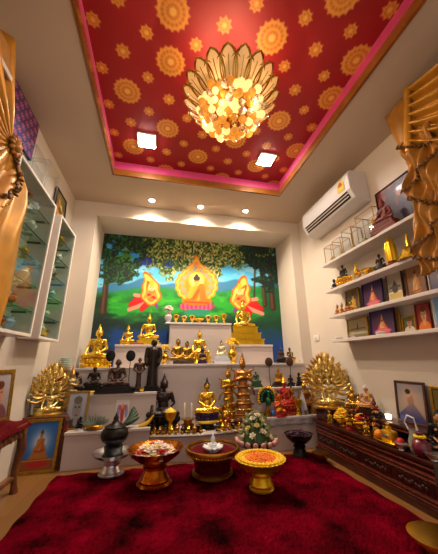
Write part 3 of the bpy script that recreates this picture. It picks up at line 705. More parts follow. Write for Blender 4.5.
# ================================================================ bowls on the rug
def dish_at(fn, name, label, px, ybase, ytop, rpx, *a, z=0.02, **k):
    p = on(px, ybase, 2, z); X, h = spot(px, ytop, z, p[1])
    q0 = proj((X, p[1], z+h)); q1 = proj((X+.1, p[1], z+h)); R = rpx/(q1[0]-q0[0])*.1
    return fn(name, label, X, p[1], z, R, h, *a, **k), X, p[1], z, R, h
gold_or = mat('brass_orange', 'c8761c', .25, 1, var=.2, scale=40)
_, X, Y, z, R, h = dish_at(phan, 'pedestal_tray', 'large orange brass pedestal tray of white and red flowers on the rug', 155, 484, 448, 27, gold_or, z=.032, depth=.2)
tray_flower = [blossom(pinkw, .05), blossom(redf, .042), blossom(mat('petal_cream', 'f0dcae', .5, var=.08), .046)]
for k in range(26):
    q = math.sqrt((k+.5)/26)*.66; a = k*2.4
    o = link('cut_flower', tray_flower[(k*7+k//3) % 3], None, None, (X+R*q*math.cos(a), Y+R*q*math.sin(a), z+h*.76+.06*(1-(q/.62)**2)+.004), rz=a, s=1.3)
    tag(o, 'small flower head piled on the large orange brass pedestal tray', 'flower', 'flower heads on the orange tray')
# middle offering bowl
p = on(213, 477, 2, .02); X, h = spot(213, 447, .032, p[1]); R = .215
t = empty('offering_bowl', (X, p[1]+.02, .032), label='wide maroon bowl with a gilt rim, in the middle of the rug edge', cat='bowl')
maroon = mat('maroon_lacquer', '4a0a12', .2, var=.2, coat=.5)
MB().lathe([(R*.62, 0), (R*.68, h*.05), (R*.66, h*.12), (R*.7, h*.5), (R*.86, h*.74), (R*.97, h*.9), (R*.93, h*.93), (R*.6, h*.78), (.001, h*.72)], 44).obj('bowl_body', maroon, t)
b = MB(); b.lathe([(R*.8, h*.66), (R*.98, h*.78), (R*1.02, h*.9), (R*1.0, h), (R*.93, h*1.01), (R*.9, h*.94)], 48, cap=False); beads(b, 56, R*1.0, h*.83, .007, 1); b.obj('rim', gold_dk, t)
b = MB(); b.lathe([(R*.66, 0), (R*.74, .004), (R*.74, .03), (R*.66, .036)], 44); beads(b, 44, R*.74, .017, .006, 1); b.obj('foot_ring', gold_dk, t)
MB().lathe([(.001, h*.86), (R*.9, h*.86), (R*.9, h*.865), (.001, h*.865)], 40).obj('lining', redcloth, t)
bx, by, bz = X, p[1]+.02, .032+h*.866
t = empty('crystal_lotus', (bx, by-.02, bz), label='small white crystal lotus with a peaked centre, standing in the maroon bowl', cat='ornament')
for k in range(10):
    a = 2*pi*k/10; MB().ell((.055*math.cos(a), .055*math.sin(a), .02), (.035, .018, .012), (0, -.5, a)).obj('petal', crystal_w, t)
MB().lathe([(.05, 0), (.052, .02), (.03, .03), (.034, .05), (.018, .065), (.022, .08), (.008, .11), (.001, .125)], 16).obj('centre', crystal_w, t)
# marigold stand
_, X, Y, z, R, h = dish_at(phan, 'pedestal_tray', 'small scalloped gold pedestal dish heaped with orange marigold petals', 261, 489, 459, 22, gold_y, z=.032, depth=.25, foot=.5)
heap('marigold_petals', 'heap of loose orange marigold petals on the scalloped gold dish', X, Y, z+h*.92, R*.76, .04, 190, [marig, marig, mat('marigold_deep', 'e06a08', .6, var=.2)], .018, kind='stuff')
for k in range(30):
    a = 2*pi*k/30; o = link('marigold', BODY.setdefault('mgy', blossom(marig_y, .042, name='marigold')), None, None, (X+R*.86*math.cos(a), Y+R*.86*math.sin(a), z+h*.985), rz=a)
    tag(o, 'yellow marigold head in the ring round the scalloped gold dish', 'flower', 'yellow marigolds round the gold dish')
# lotus bud stand
_, X, Y, z, R, h = dish_at(phan, 'pedestal_tray', 'dark gilt pedestal tray holding a tiered arrangement of lotus buds', 257, 466, 440, 17, mat('smoked_brass', '5a3014', .35, .8, var=.3), z=.032, depth=.2)
t = empty('flower_arrangement', (X, Y, z+h*.78), label='tiered arrangement of pinkish lotus buds and pale leaves on the dark gilt tray', cat='flowers')
bud = MB(); bud.lathe([(.008, 0), (.02, .012), (.024, .03), (.015, .05), (.001, .062)], 10); bud = bud.mesh('lotus_bud', pinkl)
for k in range(16):
    a = 2*pi*k/16; o = link('lotus_bud', bud, None, t, (R*.93*math.cos(a), R*.93*math.sin(a), .015)); o.rotation_euler = (0, .7, a)
for k in range(34):
    a = k*2.4; q = .85-.6*k/34; b = BODY.setdefault('leafp', (lambda b: (b.grid(lambda u, v: ((v-.5)*.03*math.sin(pi*u), .015*math.sin(pi*u), u*.07), 6, 2), b.mesh('leaf', leaf_l))[1])(MB()))
    o = link('leaf', b, None, t, (R*q*math.cos(a), R*q*math.sin(a), .03+.2*(k/34))); o.rotation_euler = (0, 1.1-.6*k/34, a)
wf = blossom(mat('petal_ivory', 'cfc4a8', .55, var=.15), .034, name='white_flower'); yf = blossom(mat('cream_yellow', 'c8b45a', .5, var=.15), .032, name='yellow_flower')
for k in range(22):
    a = k*2.4+.8; q = .82-.62*k/22; link('white_flower' if k % 3 else 'yellow_flower', wf if k % 3 else yf, None, t, (R*q*math.cos(a), R*q*math.sin(a), .06+.2*k/22)).rotation_euler = (0, .9-.6*k/22, a)
MB().lathe([(R*.85, 0), (R*.75, .06), (R*.5, .15), (R*.2, .22), (.001, .25)], 20).obj('core', leaf_m, t)
# silver tray and black covered jar
_, X, Y, z, R, h = dish_at(phan, 'pedestal_tray', 'scalloped silver pedestal tray on the floor by the left altar step', 112, 474, 452, 20, silver, z=.032, depth=.16)
p = (X, Y, z+h*.78)
t = empty('covered_jar', p, label='tall black lacquer jar with a pointed lid on the silver tray', cat='jar')
k = .1
MB().lathe([(k*.8, 0), (k*.84, .012), (k*.7, .03), (k*.74, .075), (k*.62, .09), (k*.95, .12), (k*1.1, .155), (k*1.05, .19), (k*.8, .215), (.001, .215)], 32).obj('jar_body', black_m, t)
MB().lathe([(k*.84, .215), (k*.86, .222), (k*.6, .236), (k*.32, .25), (k*.2, .275), (k*.24, .285), (k*.1, .305), (.001, .335)], 28).obj('lid', black_m, t)
# gold bowl in the near corner
dish_at(bowl, 'gold_bowl', 'shallow beaded gold bowl on the rug in the near right corner', 438, 552, 536, 19, gold_y, z=.032, rim=gold)

# ================================================================ left tiers
S_ = statue
S_('seated_figure', 'large bright gold seated figure at the left end of the altar, on the third step', 'statue', 98, 323, Z3, 3.36, 'touch', gold, 'lotus', gold_y, .26, .46, 'flame', gold)
S_('seated_figure', 'gold seated figure with shoulder rays on the upper left step, below the left flying figure', 'statue', 149, 312, Z4, 3.6, 'touch', gold, 'step', gold_y, .26, .46, 'flame', gold)
S_('seated_figure', 'tiny gold seated figure near the left end of the upper left step', 'statue', 128, 324, Z4, 3.6, 'touch', gold, 'lotus', gold_y, .2, .42, 'flame', gold)
o = MB().box((0, 0, .011), (.16, .1, .022), bev=.006).obj('red_cushion', mat('red_silk', 'a81820', .5, var=.1)); o.location = (spot(137, 340, Z4, 3.49)[0], 3.52, Z4); tag(o, 'flat red cushion on the upper left step between the two gold figures', 'cushion')
S_('seated_figure', 'small dark seated figure at the left end of the second step', 'statue', 76, 370, Z2, 3.13, 'meditate', bronze, 'lotus', bronze, .22, .48)
S_('seated_figure', 'small dark seated figure raised on a plinth, second from the left on the second step', 'statue', 94, 365, Z2, 3.13, 'touch', bronze, 'step', black_m, .34, .46)
fx = S_('seated_figure', 'dark seated monk figure on a wide base, between two round fans', 'statue', 117.5, 357, Z2, 3.13, 'meditate', brown_st, 'step', bronze, .2, .56, sash_m=bronze)
for fx_, side in ((109, 'left'), (129.5, 'right')):
    X, h = spot(fx_, 351, Z2, 3.17); t = empty('ceremonial_fan', (X, 3.17, Z2), label=f'dark round fan on a thin staff, {side} of the seated monk figure', cat='fan', group='round fans by the monk figure')
    MB().ell((0, 0, h-.05), (.05, .009, .06), u=24, v=12).obj('fan_leaf', black_m, t)
    MB().tube([(0, 0, 0), (0, 0, h-.05)], .004, 8).obj('staff', bronze, t); MB().lathe([(.022, 0), (.02, .008), (.006, .016), (.001, .017)], 14).obj('foot', bronze, t)
S_('standing_figure', 'small brown standing figure beside the right round fan', 'statue', 139, 357, Z2, 3.13, 'standing', brown_st, 'round', bronze, .12, .17, rz=.2)
S_('standing_figure', 'tall dark standing monk figure at the right end of the second left step', 'statue', 153, 338, Z2, 3.13, 'robed', bronze, 'step', black_m, .1, .19, rz=-.1)
bowl('gilt_cup', 'small gilt cup between the small and the tall standing dark figures', spot(142, 386, Z2, 3.08)[0], 3.085, Z2, .028, .035, gold, 'cup')
o = MB().box((0, 0, .014), (.1, .05, .028), bev=.01).obj('yellow_cushion', yellow_c); o.location = (spot(90, 388, Z2, 3.08)[0], 3.08, Z2); tag(o, 'yellow cloth bundle at the front of the second left step', 'cloth')
# lowest left step
def monk_photo(s, t):
    c = p_bg(s, t, '8a8f9c', 'b8bcc6'); return p_figure(c, s, t, .5, -.14, 1.2, '3c3834', '8e8680', False, '6a625c')
def fit_frame(name, label, px, y0, y1, wpx, z, Y, func, fm, **k):
    X, h = spot(px, y0, z, Y); q = proj((X+.1, Y, z+h/2))[0]-proj((X, Y, z+h/2))[0]; return framed(name, label, X, Y, z, wpx/q*.1, h, func, fm, **k)
gold_fr = mat('gilt_frame', 'a8822c', .35, .8, var=.25, scale=40, bump=.2); dark_fr = mat('dark_wood_frame', '4a2614', .35, var=.3, coat=.3)
fit_frame('framed_portrait', 'gold framed grey portrait of a shaven monk on the lowest left step', 76, 391, 0, 22, Z1, 2.97, monk_photo, gold_fr, lean=.12, fw=.018)
def card(s, t):
    c = np.tile(rgb('e4dede'), (len(s), 1)); c = lay(c, disc(s, t, .5, .45, .14, .4, .2), rgb('b03838'))
    for q in (.2, .8): c = lay(c, disc(s, t, q, .55, .13, .26, .3), rgb('8a90b8'))
    c = lay(c, disc(s, t, .3, .7, .1, .12, .3)+disc(s, t, .68, .7, .1, .12, .3), rgb('c85a5a')); return lay(c, disc(s, t, .5, .75, .07, .12, .3), rgb('e0b060'))
X, h = spot(122, 400, Z1, 3.03); t = empty('printed_card', (X, 3.035, Z1), rot=(-.06, 0, 0), label='white printed card with a red pattern, propped against the second left step', cat='card')
MB().bb(-.062, .062, .003, .007, 0, h).obj('card_back', white_c, t, smooth=False); picture('card_face', .124, h, 30, 24, card, t, paint_mat('print_matt', .6))
def plant(name, label, X, Y, z, r, n, m, potm, L=.07, seed=1):
    t = empty(name, (X, Y, z), label=label, cat='plant'); rr = random.Random(seed)
    MB().lathe([(r*.5, 0), (r*.62, .01), (r*.75, .04), (r*.7, .045), (.001, .04)], 20).obj('pot', potm, t)
    b = MB(); b.grid(lambda u, v: ((v-.5)*.016*(1-u)**.6, .0, u*L), 5, 2); me = b.mesh('leaf', m)
    for k in range(n):
        a = k*2.4; q = math.sqrt(k/n); o = link('leaf', me, None, t, (r*.4*q*math.cos(a), r*.4*q*math.sin(a), .035)); o.rotation_euler = (0, 1.25*q, a); o.scale = (1, 1, rr.uniform(.7, 1.15))
    return t
plant('spiky_plant', 'pale green spiky plant in a low gilt pot on the lowest left step', spot(96, 410, Z1, 2.95)[0], 2.945, Z1, .115, 90, mat('air_plant', '8f9a86', .6, var=.25), gold_dk, .1)
t = empty('banana_hand', (spot(131, 410, Z1, 2.94)[0], 2.95, Z1), label='bunch of dark green bananas lying before the printed card', cat='bananas', s=1.25)
b = MB(); b.tube([(.0, -.03, .012), (.03, -.032, .03), (.065, -.02, .05), (.095, 0, .075), (.11, .01, .09)], [.006, .016, .018, .015, .006], 10); me = b.mesh('banana', mat('banana_green', '2c4432', .45, var=.3))
for k in range(5):
    o = link('banana', me, None, t, (-.06, .012*k-.02, .004*k)); o.rotation_euler = (.15*k-.2, -.12*k+.1, .16*k-.3)
t = MB(); t.tube([(-.05, 0, .012), (0, -.005, .018), (.05, -.002, .05), (.085, 0, .1)], [.012, .018, .016, .006], 10)
o = t.obj('yellow_banana', mat('banana_yellow', 'd8a818', .45, var=.15)); o.location = (-.085, 2.92, Z1); tag(o, 'single yellow banana curving up at the right end of the lowest left step', 'banana')
X, h = spot(80, 417, Z1, 2.92); t = S_('small_animal_figure', 'tiny black figure with silver trim at the left end of the lowest step', 'figurine', 80, 416, Z1, 2.92, 'kneel', black_m, 'round', silver, .2, .3)
S_('seated_figure', 'dark bronze crowned figure seated at the left of the low curved step', 'statue', 163.5, 372, ZT, 3.08, 'touch', bronze, 'lotus', black_m, .3, .46, 'spire', bronze)

# ================================================================ middle block
S_('seated_figure', 'bright gold seated figure in the centre of the broad middle block', 'statue', 199.5, 328, ZM, 3.35, 'touch', gold, 'lotus', gold_y, .36, .5, 'flame', gold)
S_('seated_figure', 'small dark purple kneeling figure before the central gold one on the middle block', 'statue', 202.5, 345, ZM, 3.255, 'kneel', purple_m, 'round', purple_m, .16, .34, 'knot')
S_('seated_figure', 'greenish gold seated figure, left of the pair on the dark base', 'statue', 178, 339, ZM+.04, 3.3, 'meditate', gold_dk, None, hm=green_st, sash_m=green_st, group='pair on the middle block')
S_('seated_figure', 'greenish gold seated figure with a dark head, right of the pair on the dark base', 'statue', 187, 341.5, ZM+.04, 3.3, 'meditate', gold_dk, None, hm=black_m, sash_m=green_st, group='pair on the middle block')
X = spot(183.5, 350, ZM, 3.3)[0]; o = MB().box((0, 0, .02), (.24, .13, .04), bev=.008).obj('plinth', brown_st, smooth=False); o.location = (X, 3.3, ZM); tag(o, 'dark plinth under the pair of greenish figures', 'plinth')
S_('seated_figure', 'pale seated figure with a dark head on a stepped white base, middle block', 'statue', 221.5, 339, ZM, 3.31, 'touch', mat('pale_gold', 'd8c690', .3, .5), 'step', crystal_w, .5, .52, 'flame', black_m, marble)
def vase(name, label, px, y0, z, Y, m, fm, n=9):
    X, h = spot(px, y0, z, Y); t = empty(name, (X, Y, z), label=label, cat='vase'); q = h
    MB().lathe([(q*.16, 0), (q*.17, q*.03), (q*.09, q*.1), (q*.17, q*.28), (q*.18, q*.38), (q*.08, q*.52), (q*.13, q*.62), (q*.11, q*.62), (.001, q*.5)], 24).obj('vase_body', m, t)
    me = BODY.setdefault(('vf', fm.name), blossom(fm, .05))
    for k in range(n):
        a = k*2.4; r = math.sqrt((k+.5)/n)*q*.2; o = link('flower', me, None, t, (r*math.cos(a), r*math.sin(a), q*.66+q*.2*(1-(k/n))), s=q*2.6); o.rotation_euler = (0, .8*math.sqrt(k/n), a)
    return t
vase('flower_vase', 'gold vase of yellow flowers at the left end of the middle block', 165, 343, ZM, 3.28, gold, marig_y)
vase('flower_vase', 'gold vase of yellow flowers at the right end of the middle block', 232.5, 336, ZM, 3.34, gold, marig_y)
# top of the altar: row of offerings
cup_rows = [(176, 312, marig_y), (184, 314, pinkw), (192, 313, marig_y), (208, 313, pinkw), (216, 313, marig_y), (223.5, 310, marig_y)]
for k, (px, y0, fm) in enumerate(cup_rows):
    X, h = spot(px, y0, Z5, 3.55); t = phan('offering_cup', f"gold footed cup of {'white' if fm is pinkw else 'yellow'} flowers, {['first', 'second', 'third', 'fourth', 'fifth', 'sixth'][k]} from the left on the topmost block", X, 3.53, Z5, .038, h*.62, gold, 'offering cup', 'cups along the topmost block', .3)
    me = BODY.setdefault(('cf', fm.name), blossom(fm, .03))
    for j in range(7): a = j*2.4; r = .024*math.sqrt(j/7); link('flower', me, None, t, (r*math.cos(a), r*math.sin(a), h*.55+.018*(1-j/7)))
vase('flower_vase', 'vase of large white flowers at the left end of the topmost block', 168.5, 304, Z5, 3.62, white_c, pinkw, 12)
t = phan('offering_stand', 'broad gold stand in the middle of the topmost block, under the painted lotus', spot(199, 314, Z5, 3.66)[0], 3.66, Z5, .075, .08, gold, 'offering stand')

# ================================================================ low curved step
S_('seated_figure', 'gold seated figure with dark hair above the yellow cushion of the low curved step', 'statue', 207, 376, ZT+.085, 3.02, 'meditate', gold, 'lotus', purple_m, .2, .4, 'flame', bronze, gold)
X = spot(207, 400, ZT, 3.02)[0]; t = empty('cushion_stand', (X, 3.02, ZT), label='small dark stand topped with a yellow cushion, under the central gold figure', cat='stand')
MB().lathe([(.1, 0), (.1, .012), (.075, .022), (.07, .04), (.095, .055), (.001, .055)], 24).obj('stand_body', bronze, t); MB().ell((0, 0, .068), (.13, .1, .028)).obj('cushion', yellow_c, t)
X, h = spot(170, 409, ZT, 2.97); phan('gold_stand', 'tall gold footed bowl with a yellow domed cover, left on the low curved step', X, 2.97, ZT, .062, h*.86, gold_y, 'footed bowl', depth=.25)
o = MB().lathe([(.058, 0), (.05, .02), (.025, .034), (.006, .045), (.001, .05)], 24).obj('domed_cover', yellow_c); o.location = (X, 2.97, ZT+h*.85); tag(o, 'yellow domed cover on the tall gold footed bowl', 'cover')
X, h = spot(188, 402, ZT, 2.97); t = empty('candle_stand', (X, 2.97, ZT), label='brass altar stand with two pale candles, beside the central cushion', cat='candle stand')
MB().lathe([(.07, 0), (.075, .01), (.05, .03), (.06, .05), (.075, .056), (.04, .07), (.045, .1), (.07, .106), (.07, .112), (.001, .112)], 24).obj('stand_body', gold_dk, t)
for s in (-1, 1): o = MB().lathe([(.008, .11), (.0085, h-.012), (.005, h-.008), (.001, h-.006)], 10, (s*.036, 0, 0)).obj('candle', mat('candle_wax', 'e4d2b0', .5), t); MB().tube([(s*.036, 0, h-.008), (s*.036, 0, h)], .0015, 5).obj('wick', black_m, o)
S_('kneeling_figure', 'small gold kneeling figure with a red topknot, right on the low curved step', 'statue', 228, 398, ZT, 2.98, 'kneel', gold, 'lotus', gold_dk, .22, .36, 'knot', None, red_m)
S_('kneeling_figure', 'tiny pale gold kneeling figure just left of the red topknot one', 'statue', 221, 404, ZT, 3.03, 'kneel', gold_dk, 'round', copper, .18, .32, 'knot')
S_('seated_figure', 'tiny pale seated figure on a red stand, right end of the low curved step', 'statue', 240, 405, ZT, 2.98, 'meditate', marble, 'round', red_m, .4, .42)
small = MB(); small.lathe([(.018, 0), (.02, .004), (.01, .012), (.022, .026), (.024, .04), (.02, .04), (.001, .03)], 14); small = small.mesh('brass_cup', gold_dk)
labs = 'small brass cup in the row along the front of the low curved step'
for k in range(15):
    px = 152+k*6.0
    if 200 < px < 215: continue
    X = spot(px, 428, ZT, 2.9)[0]; u = (X+.025)/1.02; y = 2.89-.07*math.sin(pi*min(1, max(0, u)))+.035
    o = link('brass_cup', small, None, None, (X, y, ZT), s=.8+.35*((k*37) % 5)/5); tag(o, labs, 'cup', 'brass cups on the curved step')
    if k % 2 == 0:
        o = link('flower_bud', BODY.setdefault(('cf', marig_y.name), blossom(marig_y, .03)) if k % 4 else BODY.setdefault(('cf', pinkw.name), blossom(pinkw, .03)), None, None, (X+.03, y+.05, ZT+.0), s=1.1)
        tag(o, f"loose {'yellow' if k % 4 else 'white'} blossom behind the brass cups on the low curved step", 'flower', f"{'yellow' if k % 4 else 'white'} blossoms behind the cups")
for k in range(17):
    px = 149+k*5.6; X = spot(px, 424, ZT, 2.95)[0]; u = (X+.025)/1.02
    if 201 < px < 213 or not 0 < u < 1: continue
    m_ = (bronze, gold, copper)[k % 3]; ck = 'jarlet'+m_.name
    if ck not in BODY: b = MB(); b.lathe([(.016, 0), (.018, .004), (.012, .01), (.024, .03), (.022, .045), (.01, .055), (.014, .062), (.001, .075)], 14); BODY[ck] = b.mesh('lidded_jar', m_)
    o = link('lidded_jar', BODY[ck], None, None, (X, 2.955-.07*math.sin(pi*u)+(.012 if k % 2 else 0), ZT), s=.85+.3*((k*53) % 7)/7); tag(o, f"tiny {('dark bronze', 'gold', 'copper')[k % 3]} lidded jar in the second row on the low curved step", 'jar', f"{('bronze', 'gold', 'copper')[k % 3]} lidded jars on the curved step")
t = phan('dark_bowl', 'dark footed bowl in the shade before the crowned bronze figure', spot(152, 412, ZT, 2.98)[0], 2.98, ZT, .06, .08, bronze, 'footed bowl')
t = phan('dark_bowl', 'dark footed bowl between the candle stand and the cushion', spot(198, 420, ZT, 2.9)[0], 2.92, ZT, .04, .05, bronze, 'footed bowl')
# ================================================================ right of the altar
S_('seated_figure', 'gold seated figure on a tall stepped gold plinth, below the right flying figure', 'statue', 243.5, 299, Z4, 3.62, 'touch', gold, 'step', gold_y, .62, .62, 'flame', gold, dy=.58)
S_('crowned_figure', 'tall ornate copper crowned figure standing right of the middle block', 'statue', 243, 349, .308, 2.98, 'tall', copper, 'round', copper, .07, .2, hm=copper)
S_('crowned_figure', 'slender copper crowned figure standing behind the tall ornate one, nearer the middle block', 'statue', 228.5, 362, .308, 3.015, 'tall', gold_dk, 'round', copper, .07, .17, hm=gold_dk)
ZR = .845
S_('seated_figure', 'dark seated figure with a gold collar at the left end of the third right step', 'statue', 281, 347, ZR, 3.3, 'meditate', brown_st, 'lotus', bronze, .3, .46)
for px, w in ((269.5, 'left'), (290.5, 'right')):
    X, h = spot(px, 358, Z2, 3.13); t = empty('ceremonial_fan', (X, 3.13, Z2), label=f'round brown fan on a thin staff on the second right step, the {w} one', cat='fan', group='round fans on the right steps')
    MB().ell((0, 0, h-.045), (.05, .01, .052), u=24, v=12).obj('fan_leaf', brown_st, t); MB().tube([(0, 0, 0), (0, 0, h-.06)], .0045, 8).obj('staff', bronze, t); MB().lathe([(.026, 0), (.022, .008), (.006, .018), (.001, .018)], 14).obj('foot', bronze, t)
S_('seated_figure', 'gold and brown seated figure between the two round brown fans', 'statue', 279, 366, Z2, 3.14, 'touch', gold_dk, 'step', brown_st, .3, .46, 'flame', gold_dk)
S_('seated_figure', 'small figure in a yellow sash on the third right step', 'statue', 290, 347.5, ZR, 3.34, 'meditate', brown_st, 'lotus', gold_y, .3, .46, sash_m=yellow_c, hm=black_m)
S_('seated_figure', 'white marble seated figure at the right end of the third right step', 'statue', 303, 350, ZR, 3.33, 'meditate', marble, 'lotus', marble, .34, .46, hm=marble)
S_('seated_figure', 'dark seated figure on the second right step, left of the black one with arms out', 'statue', 290.5, 374, Z2, 3.12, 'meditate', bronze, 'round', bronze, .2, .42, group=None)
S_('kneeling_figure', 'black kneeling figure on the second right step beside the gilt tower', 'statue', 299, 372, Z2, 3.12, 'kneel', black_m, 'round', bronze, .2, .36, rz=.3)
S_('kneeling_figure', 'small dark brown kneeling figure nearest the gilt tower on the second right step', 'statue', 310, 374, Z2, 3.12, 'kneel', brown_st, 'round', bronze, .25, .34)
S_('seated_figure', 'small green seated figure on a dark block, right behind the tall copper figure', 'statue', 256, 370, Z2, 3.12, 'meditate', green_st, 'step', green_st, .4, .46)
# fan-tailed bird
X, h = spot(267, 380, .308, 2.98); t = empty('peacock_figure', (X, 2.98, .308), label='black and green bird figure with a spread tail framed in gold, front right step', cat='figurine')
b = MB()
b.poly([(.098*math.cos(a), 0, h*.5+.1*math.sin(a)) for a in [pi*(k/20)*1.3-.47 for k in range(21)]], .012); b.obj('tail', black_m, t)
b = MB()
for k in range(19):
    a = pi*(k/18)*1.3-.47; b.ell((.1*math.cos(a), -.006, h*.5+.102*math.sin(a)), (.016, .012, .02), (0, -a+pi/2, 0))
b.obj('tail_edge', gold, t)
b = MB()
for k in range(11):
    a = pi*(k/10)*1.2-.3; b.ell((.068*math.cos(a), -.016, h*.5+.068*math.sin(a)), (.012, .006, .015))
b.obj('tail_eyes', mat('emerald', '0f6a4a', .25, .2), t)
b = MB(); b.ell((0, -.03, h*.4), (.03, .04, .05)); b.tube([(0, -.03, h*.4), (0, -.05, h*.55), (0, -.045, h*.66), (0, -.06, h*.7)], [.022, .014, .011, .004], 10); b.ell((0, -.05, h*.67), (.014, .018, .014)); b.obj('bird_body', mat('bird_green', '1d5a3a', .3, .2, var=.3), t)
b = MB(); b.lathe([(.06, 0), (.055, h*.1), (.02, h*.16), (.016, h*.3), (.001, h*.3)], 16); b.obj('stand', gold_dk, t)
S_('seated_figure', 'red lacquer seated figure under a gold headdress, front right step', 'statue', 285, 374, .308, 2.99, 'touch', red_m, 'lotus', red_m, .3, .46, 'spire', gold, orange_r)
S_('kneeling_figure', 'orange robed kneeling figure in front of the red lacquer one', 'statue', 279, 389, .308, 2.93, 'kneel', mat('amber_glaze', 'd85a14', .3, .1, var=.25), 'round', red_m, .15, .36, 'knot', None, gold)
S_('kneeling_figure', 'small copper kneeling figure right of the red lacquer one', 'statue', 292, 384, .308, 3.0, 'kneel', copper, 'lotus', gold, .25, .36, 'knot', None, red_m)
S_('seated_figure', 'copper seated figure behind the white cloth cones', 'statue', 305, 378, .308, 3.01, 'meditate', copper, 'step', brown_st, .3, .4, 'spire', gold)
o = MB().ell((0, 0, .035), (.04, .035, .035)).obj('blue_jar', mat('blue_glaze', '1a5a9a', .2, coat=.5)); o.location = (spot(273, 403, .308, 2.94)[0], 2.935, .308); tag(o, 'small round blue glazed jar at the front edge of the right step', 'jar')
X, h = spot(297.5, 400, .308, 2.95); phan('gold_stand', 'bright gold footed dish at the front of the right step', X, 2.95, .308, .058, h, gold_y, 'footed dish', depth=.3)
def cone_cloth(label, px, y0, Y):
    X, h = spot(px, y0, .308, Y); o = MB().lathe([(.058, 0), (.046, h*.3), (.024, h*.7), (.002, h)], 20, wave=lambda a, r, z: .16*math.cos(a*5)*(r > .01)).obj('folded_cloth', mat('silver_cloth', 'bcb4b4', .4, .2, var=.1), None); o.location = (X, Y, .308); tag(o, label, 'cloth', 'white folded cloths')
cone_cloth('white cloth folded to a cone, left of the brown pyramid', 303, 391, 2.98); cone_cloth('white cloth folded to a cone, right of the brown pyramid', 325, 393, 2.99)
X, h = spot(314, 393, .308, 2.96); o = MB().cone((0, 0, h/2), .07, .004, h, n=4).obj('brown_pyramid', copper, None, smooth=False); o.location = (X, 2.965, .308); o.rotation_euler = (0, 0, .4); tag(o, 'brown gilt pyramid ornament between the white cloth cones', 'ornament')
# gilt towers of many faces and arms
tower_g = mat('tower_gold', 'f0d684', .28, .95, var=.2, scale=30); tower_g2 = mat('tower_gold_dark', 'c8a04a', .35, .9, var=.35, scale=40)
def tower(label, X, Y, z, H, rz=0, tilt=0, ribbon=False):
    t = empty('gilt_tower_figure', (X, Y, z), rot=(0, tilt, rz), s=H, label=label, cat='statue', group='gilt tower figures')
    MB().lathe([(.3, 0), (.31, .03), (.26, .05), (.27, .09), (.22, .12), (.001, .12)], 28).obj('base', tower_g, t, scale=(1, .7, 1))
    body('touch', tower_g, t, loc=(0, -.06, .08), s=.5)
    b = MB()   # leaf-shaped back screen
    out = []
    for k in range(41):
        a = -.35+(pi+.7)*k/40; w = .36+.02*math.cos(a*22); y = .5+.3*math.sin(a)
        if math.sin(a) > 0: y = .5+.4*math.sin(a)**1.6; w *= math.cos(a)**2*.25+.75
        out.append((w*math.cos(a), .06, y))
    b.poly(out, .05, (0, 1, 0)); b.obj('back_screen', tower_g2, t, smooth=False)
    me = BODY.get('face')
    if me is None:
        q = MB(); head(q, 0, .05, ''); q.lathe([(.05, .035), (.055, .045), (.03, .065), (.034, .075), (.012, .1), (.001, .13)], 10); q.ell((0, .02, -.09), (.075, .04, .04)); me = BODY['face'] = q.mesh('small_head', tower_g)
    rows = [(.46, 5, .27), (.58, 5, .24), (.69, 4, .17), (.79, 3, .1), (.87, 1, 0)]
    for zz, n, w in rows:
        for k in range(n):
            x = 0 if n == 1 else -w+2*w*k/(n-1)
            if zz == .46 and k == 2: continue
            link('small_head', me, None, t, (x, -.03-.02*math.cos(x*5), zz-.05*abs(x)*4*.5), s=1.0-.25*(zz-.46), rz=x*1.2)
    arm = BODY.get('arm')
    if arm is None:
        q = MB(); q.tube([(.0, 0, 0), (.12, -.02, .0), (.2, -.05, .06)], [.028, .024, .018], 8); hand(q, (.2, -.05, .06), (.24, -.07, .13), 1, .02); arm = BODY['arm'] = q.mesh('arm', tower_g)
    for s in (-1, 1):
        for k in range(5):
            o = link('arm', arm, None, t, (s*.13, -.04, .28+.05*k)); o.rotation_euler = (0, -(.25*k-.35) if s > 0 else (.25*k-.35), 0); o.scale = (s*1.0, 1, 1)
    fl = BODY.get('tflame')
    if fl is None:
        q = MB(); q.lathe([(.02, 0), (.032, .03), (.02, .07), (.001, .12)], 8); fl = BODY['tflame'] = q.mesh('flame_leaf', tower_g2)
    for k in range(25):
        x, y, zz = out[2+int(k*36/24)]; a = math.atan2(zz-.5, x); o = link('flame_leaf', fl, None, t, (x, .04, zz)); o.rotation_euler = (0, pi/2-a, 0)
    MB().lathe([(.02, .88), (.03, .9), (.018, .93), (.022, .945), (.01, .97), (.001, 1.03)], 10).obj('finial', tower_g, t)
    for n_, r_, z_, s_ in ((26, .27, .14, .018), (18, .19, .33, .015)): b = MB(); beads(b, n_, r_, z_, s_, .65); b.tube([(r_*math.cos(2*pi*q/24), r_*.65*math.sin(2*pi*q/24), z_) for q in range(25)], s_*.6, 6); b.obj('garland', tower_g2, t)
    if ribbon: MB().tube([(.02, -.13, .62), (.1, -.13, .66), (.17, -.12, .72)], [.03, .035, .02], 8, .4).obj('red_ribbon', redcloth, t)
    return t
X, h = spot(334, 350, .42, 2.76); tower('tall gilt tower figure of many small heads, in the right corner', 1.775, 2.68, .411, h*.97, rz=-.35)
o = MB().bb(-.075, .075, -.105, .105, 0, .11, bev=.006).obj('rosewood_block', rosew, smooth=False); o.location = (1.743, 2.68, .3); tag(o, 'square rosewood block under the tall gilt tower figure in the right corner', 'block')
